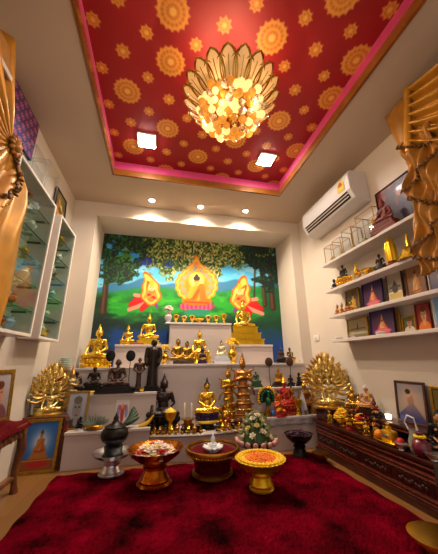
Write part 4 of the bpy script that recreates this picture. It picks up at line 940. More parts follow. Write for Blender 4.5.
# ---------------------------------------------------------------- rosewood altar tables along the right wall
def table(name, label, x0, x1, y0, y1, z, drawers=3):
    t = empty(name, ((x0+x1)/2, (y0+y1)/2, 0), label=label, cat='altar table'); w, d = (x1-x0)/2, (y1-y0)/2
    MB().bb(-w, w, -d, d, z-.03, z, bev=.006).obj('table_top', rosew, t, smooth=False)
    MB().bb(-w+.02, w-.005, -d+.02, d-.02, .05, z-.03).obj('carcase', rosew, t, smooth=False)
    MB().bb(-w-.0, w-.005, -d+.005, d-.005, 0, .05, bev=.006).obj('plinth', rosew, t, smooth=False)
    for zz in (.06, .085, z*.62, z*.7, z-.05): MB().tube([(-w+.018, -d+.02, zz), (-w+.018, d-.02, zz)], .011, 8).obj('moulding', mat('rosewood_red', '5a2016', .25, var=.3, coat=.4), t)
    for k in range(drawers):
        y = -d+.03+(2*d-.06)*(k+.5)/drawers; L = (2*d-.06)/drawers*.44
        o = MB().bb(-w+.012, -w+.03, y-L, y+L, .1, z*.56, bev=.004).obj('panel', mat('rosewood_dark', '2a0d0a', .3, var=.3, coat=.3), t, smooth=False)
        b = MB()
        for q in range(9): b.ell((-w+.01, y-L*.7+L*1.4*q/8, z*.44+.008*math.sin(q*2)), (.005, .012, .014), (q, 0, 0), 8, 5)
        b.obj('carving', mat('rosewood_carving', '3e1a10', .4, var=.3), o)
    return t
table('altar_table', 'long dark rosewood altar table along the right wall, edge of the rug', 1.63, 1.995, 1.5, 2.8, .3, 4)
t = empty('altar_stand', (1.93, 2.15, .3), label='low rosewood stand on the back of the long rosewood table', cat='stand')
MB().bb(-.11, .062, -.6, .645, .085, .11, bev=.005).obj('stand_top', rosew, t, smooth=False)
for y in (-.55, -.18, .2, .6): MB().bb(-.1, .055, y-.02, y+.02, 0, .085, bev=.006).obj('leg', rosew, t, smooth=False)
MB().tube([(-.1, -.6, .07), (-.1, .645, .07)], .008, 8).obj('rail', mat('rosewood_red', '5a2016', .25), t)
ZB = .3; ZU = .41
heap_x, heap_h = spot(346, 402, ZB, 2.4)
bowl('offering_bowl', 'gold bowl of yellow blossom on the rosewood table before the gilt tower', 1.72, 2.42, ZB, .075, .07, gold, 'bowl')
heap('yellow_blossom', 'heap of yellow blossom in the gold bowl before the gilt tower', 1.72, 2.42, ZB+.05, .065, .09, 60, [marig_y, marig_y, marig], .022, kind='stuff', seed=4)
bowl('offering_bowl', 'gold bowl of dark red blossom next to the yellow one on the rosewood table', 1.74, 2.2, ZB, .07, .07, gold_dk, 'bowl')
heap('red_blossom', 'heap of dark red blossom in the gold bowl on the rosewood table', 1.74, 2.2, ZB+.05, .06, .08, 60, [redcloth, redf, marig_y], .022, kind='stuff', seed=5)
S_('seated_figure', 'small figure with a green sash before the right wall, next to the gilt tower', 'statue', 357, 388, ZU, 2.47, 'meditate', gold_dk, 'lotus', copper, .25, .46, 'flame', gold, green_st, X=1.9, H=.24, rz=-.7)
S_('seated_figure', 'white capped seated figure in a yellow sash before the right wall', 'statue', 373, 383, ZU, 2.28, 'meditate', skin_m, 'step', rosew, .3, .46, None, marble, yellow_c, X=1.9, H=.25, rz=-.8)
S_('kneeling_figure', 'small gold kneeling figure on the rosewood stand between the two seated ones', 'statue', 365, 392, ZU, 2.375, 'kneel', gold, 'lotus', red_m, .2, .36, 'knot', X=1.89, H=.17, rz=-.7)
S_('kneeling_figure', 'dark red kneeling figure at the front of the rosewood stand', 'statue', 380, 400, ZU, 2.17, 'kneel', terra, 'round', black_m, .2, .36, 'knot', X=1.87, H=.15, rz=-.8)
t = empty('candle_glass', (1.885, 2.05, ZU), label='clear glass cup with a lit pale candle before the blue gown picture', cat='candle'); MB().lathe([(.02, 0), (.024, .004), (.03, .06), (.027, .06), (.021, .008), (.001, .008)], 20).obj('glass_cup', cry3, t); MB().lathe([(.001, .01), (.02, .01), (.024, .045), (.001, .045)], 16).obj('candle', mat('candle_glow', 'fff0e0', .4, var=0, emit=2.5, ecol='fff0dc'), t)
def gown(s, t):
    c = p_bg(s, t, '7a746c', '8e92a4')
    c = lay(c, seg(s, t, .5, .45, .3, .0, .04, .33, .03), rgb('1e2a78')); c = lay(c, seg(s, t, .56, .45, .7, .0, .05, .3, .03), rgb('182468')); c = lay(c, disc(s, t, .5, .56, .12, .15, .2), rgb('3a2a2c'))
    c = lay(c, seg(s, t, .42, .62, .3, .42, .035), rgb('caa080')); c = lay(c, seg(s, t, .6, .64, .85, .4, .035), rgb('caa080')); c = lay(c, disc(s, t, .44, .73, .085, .1, .2), rgb('c89a78')); return lay(c, disc(s, t, .42, .78, .1, .07, .2), rgb('241812'))
framed('framed_portrait', 'dark framed picture of a person in a wide blue gown, by the right wall', 1.93, 1.88, ZU, .27, .31, gown, dark_fr, lean=.12, rz=-pi/2, fw=.018)
def green_gold(s, t):
    c = p_bg(s, t, '4a4218', '6a5a24'); return p_figure(c, s, t, .5, .1, .9, '9a7a20', 'b08a3a')
framed('framed_picture', 'gilt framed olive picture of a seated figure, right of the blue gown picture', 1.935, 1.62, ZU-.11, .2, .4, green_gold, gold_fr, lean=.1, rz=-pi/2, fw=.02)
# things on the front of the table
t = empty('oval_tray', (1.69, 1.86, ZB), label='shallow oval yellow tray on the rosewood table', cat='tray'); MB().lathe([(.055, 0), (.06, .006), (.085, .022), (.082, .026), (.056, .01), (.001, .008)], 32).obj('tray_body', gold_y, t, scale=(.8, 1.7, 1))
o = MB().ell((0, 0, .032), .034).obj('orange', mat('orange_peel', 'e88414', .45, bump=.2, scale=80)); o.location = (1.685, 1.955, ZB+.01); tag(o, 'ripe orange at the far end of the oval yellow tray', 'orange')
t = empty('gold_parcel', (1.69, 1.86, ZB+.012), label='gold wrapped parcel with a silver label in the oval yellow tray', cat='parcel'); MB().box((0, 0, .04), (.075, .1, .08), bev=.016).obj('wrapper', gold_y, t); MB().box((-.037, 0, .042), (.006, .06, .03), bev=.002).obj('silver_label', silver, t); MB().lathe([(.012, .075), (.02, .1), (.004, .11), (.02, .125)], 12, wave=lambda a, r, z: .2*math.cos(6*a)).obj('twist', gold_y, t)
o = MB().ell((0, 0, .026), (.028, .028, .027)).obj('red_apple', redf); o.location = (1.685, 1.765, ZB+.012); tag(o, 'small red apple at the near end of the oval yellow tray', 'apple')
t = empty('glass_jug', (1.70, 1.655, ZB), label='clear jug with a loop handle beside the maroon flask', cat='jug'); MB().lathe([(.03, 0), (.042, .02), (.044, .07), (.028, .11), (.03, .14), (.027, .14), (.025, .11), (.001, .1)], 22).obj('jug_body', mat('jug_glass', 'd4d8d0', .08, var=.02, trans=.6), t); MB().tube([(.0, .03, .12), (0, .06, .17), (0, .03, .22), (0, -.02, .21), (0, -.03, .14)], .006, 8).obj('handle', white_c, t)
t = empty('flask', (1.68, 1.6, ZB), label='round maroon flask with a yellow garland on its neck', cat='flask'); MB().lathe([(.03, 0), (.05, .02), (.055, .05), (.045, .085), (.018, .105), (.02, .135), (.001, .135)], 22).obj('flask_body', mat('maroon_glaze', '6a1c30', .25, var=.25, coat=.4), t); b = MB(); beads(b, 14, .026, .112, .011, 1); b.obj('garland', marig_y, t)
# dark suited seated figure
t = S_('seated_person_figure', 'dark suited seated figure with black hair at the near end of the rosewood table', 'statue', 427, 422, ZB, 1.56, 'meditate', skin_m, 'step', black_m, .12, .42, None, hair_m, black_m, X=1.82, H=.27, rz=-.85)
b = MB(); b.ell((0, .0, .4), (.185, .125, .17)); b.caps((-.17, 0, .5), (.17, 0, .5), .07); b.ell((0, .02, .14), (.23, .17, .13))
for s in (-1, 1): b.caps((s*.19, 0, .5), (s*.255, 0, .3), .064, .055); b.caps((s*.255, 0, .3), (s*.13, -.14, .2), .054, .045); b.caps((s*.1, 0, .1), (s*.33, -.16, .075), .105, .08); b.caps((s*.33, -.16, .075), (-s*.05, -.25, .09), .078, .056)
o = link('suit', fused(b, 'suit', .014), black_m, t, (0, 0, .1)); MB().poly([(-.035, -.128, .5), (.035, -.128, .5), (0, -.135, .34)], .006).obj('shirt', white_c, t, loc=(0, -.012, .1))
for k, (x, y, r, m_, lb) in enumerate(((1.655, 1.735, .04, silver, 'small polished silver bowl near the end of the rosewood table, next to the flask'), (1.675, 1.525, .045, silver, 'polished silver bowl at the very end of the rosewood table'))):
    bowl('silver_bowl', lb, x, y, ZB, r, .04, m_, 'bowl', 'silver bowls on the table')
o = MB().lathe([(.1, 0), (.13, .01), (.11, .05), (.07, .08), (.001, .09)], 24, wave=lambda a, r, z: .12*math.sin(a*5)+.06*math.sin(a*9)).obj('grey_cloth', mat('grey_cloth', '6a6258', .85, var=.25, bump=.2)); o.location = (1.7, 1.36, 0); tag(o, 'crumpled grey cloth on the floor at the near end of the rosewood table', 'cloth')
# dark tray and brass bowl below the right step
X = on(297, 447, 2, 0)
t = phan('dark_tray', 'low black pedestal tray in the shade before the right altar step', 1.38, 2.66, 0, .13, .2, black_m, 'tray', depth=.2)
for k in range(16):
    a = k*2.4; r = .095*math.sqrt((k+.5)/16); o = link('dark_blossom', BODY.setdefault('dkb', blossom(mat('plum_petal', '4a2c3c', .4, var=.4), .05)), None, None, (1.38+r*math.cos(a), 2.66+r*math.sin(a), .165+.05*(1-k/16)), rz=a); tag(o, 'dark plum blossom piled on the low black pedestal tray', 'flower', 'plum blossoms on the black tray')
bowl('brass_bowl', 'brass bowl on the floor between the black tray and the rosewood table', 1.5, 2.5, 0.0, .07, .08, gold_dk, 'bowl')

def runner(u, v):
    x = 1.06+.88*u; d = v*.16
    return (x, 2.9+.075-min(d, .085)-.004*math.sin(u*40), .312 if d < .085 else .312-(d-.085)*1.0-.012*abs(math.sin(u*26)))
o = MB().grid(runner, 80, 12).obj('cloth_runner', mat('silver_cloth', 'bcb4b4', .4, .2)); q = o.modifiers.new('t', 'SOLIDIFY'); q.thickness = .004; tag(o, 'pale silver cloth runner draped over the front edge of the lowest right step', 'cloth')
cupm = small
for k in range(11):
    px = 262+k*6.2; X = spot(px, 410, .318, 2.935)[0]
    o = link('brass_cup', cupm, None, None, (X, 2.925, .318), s=.8+.3*((k*29) % 5)/5); tag(o, 'small brass cup on the silver cloth runner of the right step', 'cup', 'brass cups on the cloth runner')
cl = [(1.69, 2.66, gold_dk), (1.68, 2.56, gold), (1.7, 2.31, gold_dk), (1.8, 2.5, copper), (1.78, 2.36, gold), (1.79, 2.1, copper), (1.78, 2.0, gold_dk), (1.69, 2.09, gold)]
for k, (x, y, m_) in enumerate(cl):
    nm = {'bright_gold': 'bright gold', 'antique_gold': 'dull gold', 'copper_gilt': 'copper'}[m_.name]
    statue('kneeling_figure', f'small {nm} kneeling figure in the cluster along the front of the rosewood table', 'figurine', 0, 0, ZB, y, 'kneel', m_, 'lotus', (red_m, gold_dk)[k % 2], .25, .34, 'knot', None, (redcloth, green_st, yellow_c)[k % 3], X=x, H=.105+.02*(k % 3), rz=-.6, group=f'small {nm} kneeling figures on the rosewood table')
# ================================================================ left of the altar
t = empty('display_stand', (-.97, 3.03, 0), label='low carved stand left of the altar, behind the blue picture', cat='stand')
MB().bb(-.165, .19, -.11, .105, .39, .42, bev=.005).obj('stand_top', teak, t, smooth=False); MB().bb(-.15, .175, -.09, .09, 0, .39).obj('stand_body', teak, t, smooth=False)
tower('wide gilt tower figure of many heads with a red ribbon, at the left wall', -.965, 3.03, .42, .47, rz=.3, ribbon=True)
X, h = spot(60, 366, .42, 3.16); S_('crowned_figure', 'slender pale gilt standing figure between the left gilt tower and the altar', 'statue', 61, 363, .42, 3.05, 'tall', mat('pale_gilt', 'a08a60', .4, .7, var=.35, scale=40), 'round', gold_dk, .07, .2, hm=gold_dk, X=-.815)
X, h = spot(57, 389, .29, 2.98); t = empty('shrine_house', (-.815, 2.985, .28), label='small brown house shaped shrine with a pointed roof, beside the monk portrait', cat='shrine')
MB().box((0, 0, .05), (.1, .09, .1), bev=.004).obj('shrine_body', terra, t, smooth=False); MB().cone((0, 0, .135), .085, .006, .075, (0, 0, pi/4), 4).obj('roof', brown_st, t, smooth=False); MB().lathe([(.01, .165), (.014, .18), (.001, .215)], 10).obj('finial', brown_st, t); MB().box((0, -.046, .045), (.04, .008, .06), bev=.003).obj('niche', black_m, t); MB().ell((0, -.05, .045), (.014, .008, .024)).obj('idol', gold_dk, t)
o = MB().bb(-.07, .07, -.06, .06, 0, .28).obj('shrine_post', teak, smooth=False); o.location = (-.84, 2.965, 0); o.scale = (.8, .55, 1); o.location.x = -.822; tag(o, 'square wooden post under the small brown shrine', 'stand')
# stack of pale dishes on the third step
X = -.945
for k in range(6):
    r = .085-.006*k; o = MB().lathe([(r*.5, 0), (r*.55, .003), (r, .016), (r*.97, .018), (r*.5, .007), (.001, .006)], 24).obj('pale_dish', mat('celadon', 'c8d2c6', .25, var=.05)); o.location = (X, 3.185, Z3+.018*k); tag(o, 'pale celadon dish in the stack at the left end of the third step', 'dish', 'stack of pale dishes')
def blue_buddha(s, t):
    d = np.hypot((s-.5)*1.0, (t-.58)*1.2); c = rgb('d6e2f0')*np.exp(-(d/.3)**2)[:, None]+rgb('1e5fae')*(1-np.exp(-(d/.3)**2))[:, None]
    c = lay(c, seg(s, t, .5, .22, .5, .34, .33, .22, .02), rgb('a86a28')); c = lay(c, (t < .24)*1., rgb('8a4a1c')); c = lay(c, disc(s, t, .5, .12, .36, .07, .1), rgb('b01c1c')); c = lay(c, (np.abs(t-.2) < .012)*1., rgb('c8923a'))
    return p_figure(c, s, t, .5, .34, .6, 'a8541c', 'b87838')
framed('framed_picture', 'gold framed picture of a seated figure on blue, standing on the floor', -.945, 2.86, 0, .29, .41, blue_buddha, gold_fr, lean=.1, rz=.06, fw=.026)
# carved table at the left wall
t = empty('carved_table', (-1.035, 2.2, 0), label='carved wooden side table with curved legs at the left wall', cat='table')
MB().bb(-.1, .1, -.4, .36, .425, .455, bev=.008).obj('table_top', teak, t, smooth=False); MB().bb(-.09, .085, -.38, .34, .36, .425, bev=.006).obj('apron', teak, t, smooth=False)
b = MB()
for k in range(16): b.ell((.088, -.36+.045*k, .39+.012*math.sin(k*2.1)), (.008, .022, .018), (k, 0, 0), 8, 5)
b.obj('carving', mat('teak_carving', '8a5228', .4, var=.3), t)
for x in (-.075, .075):
    for y in (-.36, .32): MB().tube([(x, y, .37), (x*1.12, y*1.03, .28), (x*.9, y*.98, .15), (x*1.05, y*1.02, .05), (x*1.15, y*1.04, 0)], [.028, .032, .02, .02, .028], 10).obj('leg', teak, t)
MB().tube([(.07, -.34, .1), (.07, .31, .1)], .014, 8).obj('stretcher', teak, t)
o = MB(); o.grid(lambda u, v: (-.1+.21*u+(.012 if u > .95 else 0), -.2+.55*v, .012+.02*math.sin(v*9+u*4)*math.sin(u*3)+.018-(.05*max(0, u-.85)/.15)), 14, 24); o = o.obj('red_velvet_cloth', redcloth); so = o.modifiers.new('t', 'SOLIDIFY'); so.thickness = .006; o.location = (-1.035, 2.2, .452); tag(o, 'crumpled dark red velvet cloth on the carved side table', 'cloth')
def portrait(s, t): return p_figure(p_bg(s, t, '8a7a78', 'a8a0a8'), s, t, .5, .02, .95, '6a3a40', 'b08068', False)
framed('framed_portrait', 'gold framed portrait standing on the carved side table at the left', -1.055, 2.33, .485, .26, .36, portrait, gold_fr, lean=.08, rz=pi/2-.15, fw=.03)
# ================================================================ left wall: glass cabinets
glass = pane_mat('clear_glass', 'eef6f2', .03); glass_g = pane_mat('shelf_glass', 'ecf5f0', .05); acryl = pane_mat('acrylic', 'f8fafa', .012); edge_g = mat('glass_edge', '2c4a40', .15, var=.1)
def cabinet(label, y0, y1, seed):
    t = empty('glass_cabinet', (XL, (y0+y1)/2, 1.08), label=label, cat='cabinet', group='wall cabinets'); d = (y1-y0)/2; H = 1.165; D = .16
    b = MB(); b.bb(0.002, .012, -d, d, 0, H); b.bb(.002, D, -d, d, 0, .02); b.bb(.002, D, -d, d, H-.02, H); b.bb(.002, D, -d, -d+.018, .02, H-.02); b.bb(.002, D, d-.018, d, .02, H-.02); b.obj('cabinet_body', ivory, t, smooth=False)
    o = MB().bb(D-.001, D+.006, -d+.004, d-.004, .003, H-.003).obj('glass_door', glass, t, smooth=False)
    b = MB()
    for a in ((-d, -d+.022, 0, H), (d-.022, d, 0, H), (-d+.022, d-.022, 0, .022), (-d+.022, d-.022, H-.022, H)): b.bb(D-.002, D+.012, a[0], a[1], a[2], a[3], bev=.002)
    b.obj('door_frame', metal_w, o, smooth=False)
    for k in range(1, 6):
        z = H*k/6; o = MB().bb(.014, D-.012, -d+.02, d-.02, z-.004, z+.004).obj('glass_shelf', glass_g, t, smooth=False)
        MB().bb(D-.0125, D-.010, -d+.02, d-.02, z-.004, z+.004).obj('shelf_edge', edge_g, o, smooth=False)
        for q in (-d*.55, d*.8): MB().bb(.03, D-.03, q-.006, q+.006, z-.018, z-.004).obj('bracket', bronze, o, smooth=False)
    return t
cabinet('nearer white wall cabinet with a glass door and glass shelves, by the gold curtain', 1.70, 2.37, 1)
cabinet('farther white wall cabinet with a glass door, next to the altar', 2.515, 2.985, 2)
rr = random.Random(11)
fig = MB(); fig.lathe([(.03, 0), (.034, .006), (.014, .02), (.036, .045), (.045, .07), (.03, .085), (.032, .1), (.026, .1), (.001, .09)], 18); vme = {}
cols = [('pale porcelain', marble), ('celadon', mat('celadon', 'c8d2c6', .25)), ('brown glazed', terra), ('gold', gold), ('blue and white', mat('blue_white', 'a8bcd8', .25, var=.3, scale=60))]
rows = ['lowest', 'second lowest', 'third', 'fourth', 'fifth', 'top']
shape_me = fig.mesh('small_vase', marble)
for c, (y0, y1, cl) in enumerate(((1.70, 2.37, 'nearer'), (2.515, 2.985, 'farther'))):
    for k in range(6):
        n = 3 if c == 0 else 2
        for j in range(n):
            nm, m_ = cols[(k*3+j*2+c) % 5]
            me = vme.setdefault(m_.name, None)
            if me is None: me = shape_me.copy(); me.materials.clear(); me.materials.append(m_); vme[m_.name] = me
            y = y0+.1+(y1-y0-.2)*(j+.2+.5*rr.random())/n; z = 1.08+(1.165*k/6+.0045 if k else .0205)
            o = link('small_vase', me, None, None, (XL+.08, y, z), s=rr.uniform(.8, 1.25)); tag(o, f"small {nm} vase on the {rows[k]} shelf of the {cl} cabinet, {['nearest', 'middle' if n == 3 else 'farthest', 'farthest'][j]}", 'vase', 'small vases in the wall cabinets')
# clear boxes and a picture on top of the cabinets
def case(label, x, y, z, w, d, h, m, wire=gold, group=None, r=.002):
    t = empty('display_case', (x, y, z), label=label, cat='display case', group=group); b = MB()
    for sx in (-1, 1):
        for sy in (-1, 1): b.tube([(sx*w/2, sy*d/2, 0), (sx*w/2, sy*d/2, h)], r, 5)
    for zz in (r, h):
        for s in (-1, 1): b.tube([(-w/2, s*d/2, zz), (w/2, s*d/2, zz)], r, 5); b.tube([(s*w/2, -d/2, zz), (s*w/2, d/2, zz)], r, 5)
    b.obj('edge_frame', wire, t)
    b = MB(); b.box((0, 0, h/2), (w-.001, d-.001, h-.001)); b.obj('glass_box', m, t, smooth=False); return t
ctop = 1.08+1.165
clear_e = mat('acrylic_edge', 'a8b0b0', .2, var=.05)
case('clear acrylic box on the nearer wall cabinet, beside the curtain', -1.06, 1.99, ctop, .14, .2, .24, acryl, clear_e); case('larger clear acrylic box on the nearer wall cabinet, beside the gold picture', -1.06, 2.24, ctop, .14, .24, .3, acryl, clear_e)
def fire(s, t):
    c = p_bg(s, t, '3a2c14', '6a6a4a'); c = lay(c, (fbm(s*5, t*6, 2)-.3)*3*disc(s, t, .5, .45, .45, .5, .4), rgb('d88a1c')); return lay(c, (fbm(s*8, t*8, 5)-.45)*5*disc(s, t, .5, .4, .35, .4, .4), rgb('f4c850'))
framed('framed_picture', 'dark framed picture with an orange flame like subject on top of the farther cabinet', -1.085, 2.8, ctop, .3, .4, fire, bronze, lean=.06, rz=pi/2, fw=.015)
def lotus_cloth(s, t):
    c = p_bg(s, t, '3c3478', '4a2c5a'); X = s*6; Y = t*6
    ox = (np.floor(Y) % 2)*.5; fx = (X+ox) % 1-.5; fy = Y % 1-.5
    a = np.arctan2(fy, fx); r = np.hypot(fx, fy)
    c = lay(c, np.clip((.36*(1+.12*np.cos(a*6))-r)/.06, 0, 1), rgb('c85a86')); c = lay(c, np.clip((.25-r)/.05, 0, 1), rgb('5a3a80')); c = lay(c, np.clip((.13-r)/.05, 0, 1), rgb('d08090'))
    return lay(c, np.maximum(0, np.abs(fx)-.44)*15*0, rgb('1a1838'))
t = empty('patterned_panel', (-1.115, 1.86, 2.49), rot=(0, 0, pi/2), label='dark purple panel with rows of pink rosettes, hung high by the left curtain', cat='wall panel')
MB().bb(-.24, .24, .004, .018, 0, .37).obj('backing', bronze, t, smooth=False); picture('panel_face', .48, .37, 90, 70, lotus_cloth, t, paint_mat('print_matt', .6))

# ================================================================ gold curtains
cur = mat('gold_curtain', 'ac7418', .42, .25, var=.25, scale=9, sheen=.15); cur_d = mat('curtain_braid', '6a4414', .5, .2, var=.4, scale=60); cur_l = mat('curtain_satin', 'c08828', .36, .3, var=.18, scale=9)
def interp(tab, z):
    for (z0, y0), (z1, y1) in zip(tab, tab[1:]):
        if z0 >= z >= z1: return y0+(y1-y0)*(z0-z)/(z0-z1)
    return tab[-1][1]
def shell(b, name, m, parent, th=.006):
    o = b.obj(name, m, parent, ang=80); q = o.modifiers.new('t', 'SOLIDIFY'); q.thickness = th; return o
t = empty('gold_curtain', (-.95, 1.56, 0), label='gold satin curtain gathered at a rosette and falling in folds, at the left edge', cat='curtain')
right_e = [(2.17, 1.58), (2.10, 1.70), (2.02, 1.85), (1.9, 1.89), (1.7, 1.90), (1.5, 1.92), (1.28, 1.92), (1.05, 1.88), (.6, 1.84)]
def tail(u, v):
    z = 2.17-v*1.55; yr = interp(right_e, z); yl = 1.55-.35*min(1, v*3)
    y = yl+(yr-yl)*u; return (.02*math.sin(u*17+2*v)*min(1, v*6)+.03*math.sin(u*pi)*min(1, v*4), y-1.56, z)
shell(MB().grid(tail, 70, 30), 'curtain_tail', cur_l, t)
b = MB()
for k in range(44):
    v = k/43; u = .30+.16*math.sin(v*7.5)+.1*v; p = tail(min(.95, u), v*.62); b.ell((p[0]+.022, p[1]+.02*math.sin(k*2.4), p[2]), (.009, .022, .013), (k, k*.6, 0), 8, 6)
b.tube([(lambda p: (p[0]+.012, p[1], p[2]))(tail(min(.95, .30+.16*math.sin(q*7.5)+.1*q), q*.62)) for q in [z/30 for z in range(31)]], .006, 6); b.obj('ruffle_trim', cur_d, t)
b = MB()
b.tube([(lambda p: (p[0]+.006, p[1], p[2]))(tail(min(.97, .42+.16*math.sin(q*7.5)+.1*q), q*.62)) for q in [z/30 for z in range(31)]], .004, 6)
for k in range(40):
    v = k/39; u = .42+.16*math.sin(v*7.5)+.1*v; p = tail(min(.97, u), v*.62); b.ico((p[0]+.012, p[1], p[2]), .006, 1)
b.obj('bead_edge', gold_dk, t)
def swag(u, v):   # pleats fanning from the rosette up to the rail
    a = 1.95+v*2.0; r = .02+u*.62
    return (.015*math.cos(v*44)*min(1, u*3)*(1+u), r*math.cos(a)*1.1, 2.17+r*math.sin(a)*.9-.1*u*(1-u))
shell(MB().grid(swag, 14, 90), 'swag', cur_l, t)
b = MB(); b.ell((.03, 0, 2.17), (.025, .035, .035))
for k in range(10): b.ell((.025, .045*math.cos(k*pi/5), 2.17+.045*math.sin(k*pi/5)), (.014, .024, .014), (k*pi/5, 0, 0), 8, 6)
b.obj('rosette', cur, t)
t = empty('curtain_pelmet', (-1.02, 1.0, 2.46), label='gilt pelmet box above the left curtain, in the upper left corner', cat='pelmet'); MB().bb(-.11, .09, -.5, .36, 0, .17, bev=.01).obj('pelmet_box', cur, t, smooth=False); MB().bb(.09, .1, -.5, .365, .0, .03).obj('pelmet_trim', ivory, t, smooth=False)
# right side
t = empty('gold_curtain', (1.79, 1.2, 0), label='gold satin swag curtain with a ruffled cascade, at the right edge', cat='curtain')
def header(u, v):
    z = 2.872-v*.62; yr = 1.395-.085*v; yl = 1.12+.12*v
    return (.006*math.sin(u*9), yl+(yr-yl)*u-1.2, z)
shell(MB().grid(header, 16, 20), 'side_panel', cur, t)
def rswag(u, v):
    y = 1.135+.10*v-u*.95; z = 2.86-v*.46-(.10+.26*v)*math.sin(pi*u)*.9+.02
    return (-.0-.06*abs(math.sin(v*7*pi))**2.2-.02*math.sin(pi*u), y-1.2, z)
shell(MB().grid(rswag, 24, 84), 'swag', cur_l, t)
b = MB(); b.tube([(-.04, -.065+.115*k/10-.0, 2.87-.5*k/10) for k in range(11)], [.02, .026, .024, .026, .024, .026, .028, .03, .028, .03, .02], 10); b.obj('swag_binding', cur_l, t)
def cascade(u, v):
    z = 2.46-v*1.02; yl = 1.285+.125*v+.018*math.sin(v*24); yr = 1.06+.10*v
    return (-.035-.028*math.sin(u*8+v*17)-.012*math.sin(u*23-v*9), yr+(yl-yr)*u-1.2, z)
shell(MB().grid(cascade, 40, 60), 'cascade', cur, t)
for r_, (v0, v1) in enumerate(((.02, .16), (.22, .38), (.44, .6), (.66, .82), (.86, .98))):
    b = MB(); P_ = []
    for k in range(14):
        q = k/13; u = q if r_ % 2 else 1-q; p = cascade(u, v0+(v1-v0)*q); P_.append((p[0]-.018, p[1], p[2])); b.ell((p[0]-.02, p[1], p[2]), (.008, .008, .02), (math.sin(k)*.6, .3, 0), 8, 6)
    b.tube(P_, .006, 6); b.obj('ruffle_trim', cur_d, t)
def fall(u, v): return (-.0+.02*math.sin(u*20), 1.04+.2*u-.02*v-1.2, 2.0-v*1.4)
shell(MB().grid(fall, 40, 10), 'curtain_fall', cur, t)
# window behind the right curtain
w_ = MB()
for a in ((.1, .16, 1.1, 2.6), (1.16, 1.22, 1.1, 2.6), (.16, 1.16, 1.1, 1.16), (.16, 1.16, 2.54, 2.6)): w_.bb(XR-.03, XR-.002, *a)
w_ = w_.obj('window_1', ivory, smooth=False); tag(w_, kind='structure')
MB().bb(XR-.014, XR-.006, .16, 1.16, 1.16, 2.54).obj('pane', mat('dark_glass', '24302e', .06, coat=.5), w_, smooth=False)
o = MB()
for k in range(22): o.box((0, 0, .02+.045*k), (.004, .5, .042), (0, .25, 0))
o = o.obj('mint_blind', mat('mint_slats', 'a8c8a8', .5), smooth=False); o.location = (XR-.05, .9, 1.32); tag(o, 'pale mint slatted blind partly behind the right curtain', 'blind')

# ================================================================ air conditioner
t = empty('air_conditioner', (1.99, 2.34, 2.385), label='white split air conditioner high on the right wall', cat='air conditioner')
prof = [(.008, .01), (-.07, 0), (-.165, .035), (-.215, .13), (-.218, .3), (-.195, .345), (-.12, .355), (.008, .355)]
ac_m = mat('ac_plastic', 'dcd8d4', .35, var=.02)
b = MB(); b.poly([(x, -.45, z) for x, z in prof], .9, (0, 1, 0)); ob = b.obj('housing', ac_m, t, smooth=False); bv = ob.modifiers.new('b', 'BEVEL'); bv.width = .012; bv.segments = 3
def on_face(s, off=.002): # along the slanted outlet face
    (x0, z0), (x1, z1) = prof[3], prof[2]; x = x0+(x1-x0)*s; z = z0+(z1-z0)*s; L = math.hypot(x1-x0, z1-z0); nx, nz = -(z0-z1)/L, (x0-x1)/L; return x+nx*off, z+nz*off
ang = math.atan2(prof[2][1]-prof[3][1], prof[2][0]-prof[3][0])
for s, w in ((.12, .016), (.56, .05)):
    x, z = on_face(s, 0.0); MB().box((x, 0, z), (w, .80, .012), (0, -ang, 0), .003).obj('outlet_slot', black_m, t, smooth=False)
x, z = on_face(.56, .006); MB().box((x, 0, z), (.012, .78, .006), (0, -ang-.25, 0), .002).obj('louvre', ac_m, t, smooth=False)
lab = MB(); lab.poly([(-.2195, -.335+.035*c_, .215+.0*c_) if False else (-.2195, -.33+.05*math.cos(a), .235+.06*math.sin(a)) for c_, a in [(0, pi*k/12) for k in range(13)]]+[(-.2195, -.38, .165), (-.2195, -.28, .165)], .002, (-1, 0, 0)); lab = lab.obj('energy_sticker', mat('sticker_yellow', 'e8c01c', .5), t, smooth=False)
MB().poly([(-.2225, -.33+.03*math.cos(a), .23+.04*math.sin(a)) for a in [pi*k/10 for k in range(11)]]+[(-.2225, -.36, .222), (-.2225, -.30, .222)], .001, (-1, 0, 0)).obj('sticker_arc', mat('sticker_red', 'b8401c', .5), lab, smooth=False)

# ================================================================ wall shelves on the right
SZ = [1.925, 1.617, 1.338, 1.085]; SN = ['top', 'second', 'third', 'lowest']
for k, z in enumerate(SZ):
    y0 = 1.36 if k == 0 else 1.0
    o = MB().bb(-.1, .098, (y0-2.54)/2, (2.54-y0)/2, -.028, 0, bev=.003).obj('wall_shelf', ivory, smooth=False); o.location = (1.9, (y0+2.54)/2, z); tag(o, f'{SN[k]} of the four white shelves on the right wall', 'shelf', 'white wall shelves')
def yspot(px, ytop, z, X):
    zt = z+.08; y = 2
    for _ in range(5):
        lo, hi = .6, 3.2
        for _ in range(40):
            y = (lo+hi)/2
            if proj((X, y, (z+zt)/2))[0] > px: lo = y
            else: hi = y
        a, b_ = z, z+.6
        for _ in range(40):
            zt = (a+b_)/2
            if proj((X, y, zt))[1] > ytop: a = zt
            else: b_ = zt
    return y, zt-z
def on_shelf(name, label, cat, k, px, ytop, key, m, *a, X=1.87, **kw):
    y, h = yspot(px, ytop, SZ[k], X); return S_(name, label, cat, px, ytop, SZ[k], y, key, m, *a, X=X, H=h, rz=-pi/2+.15, **kw)
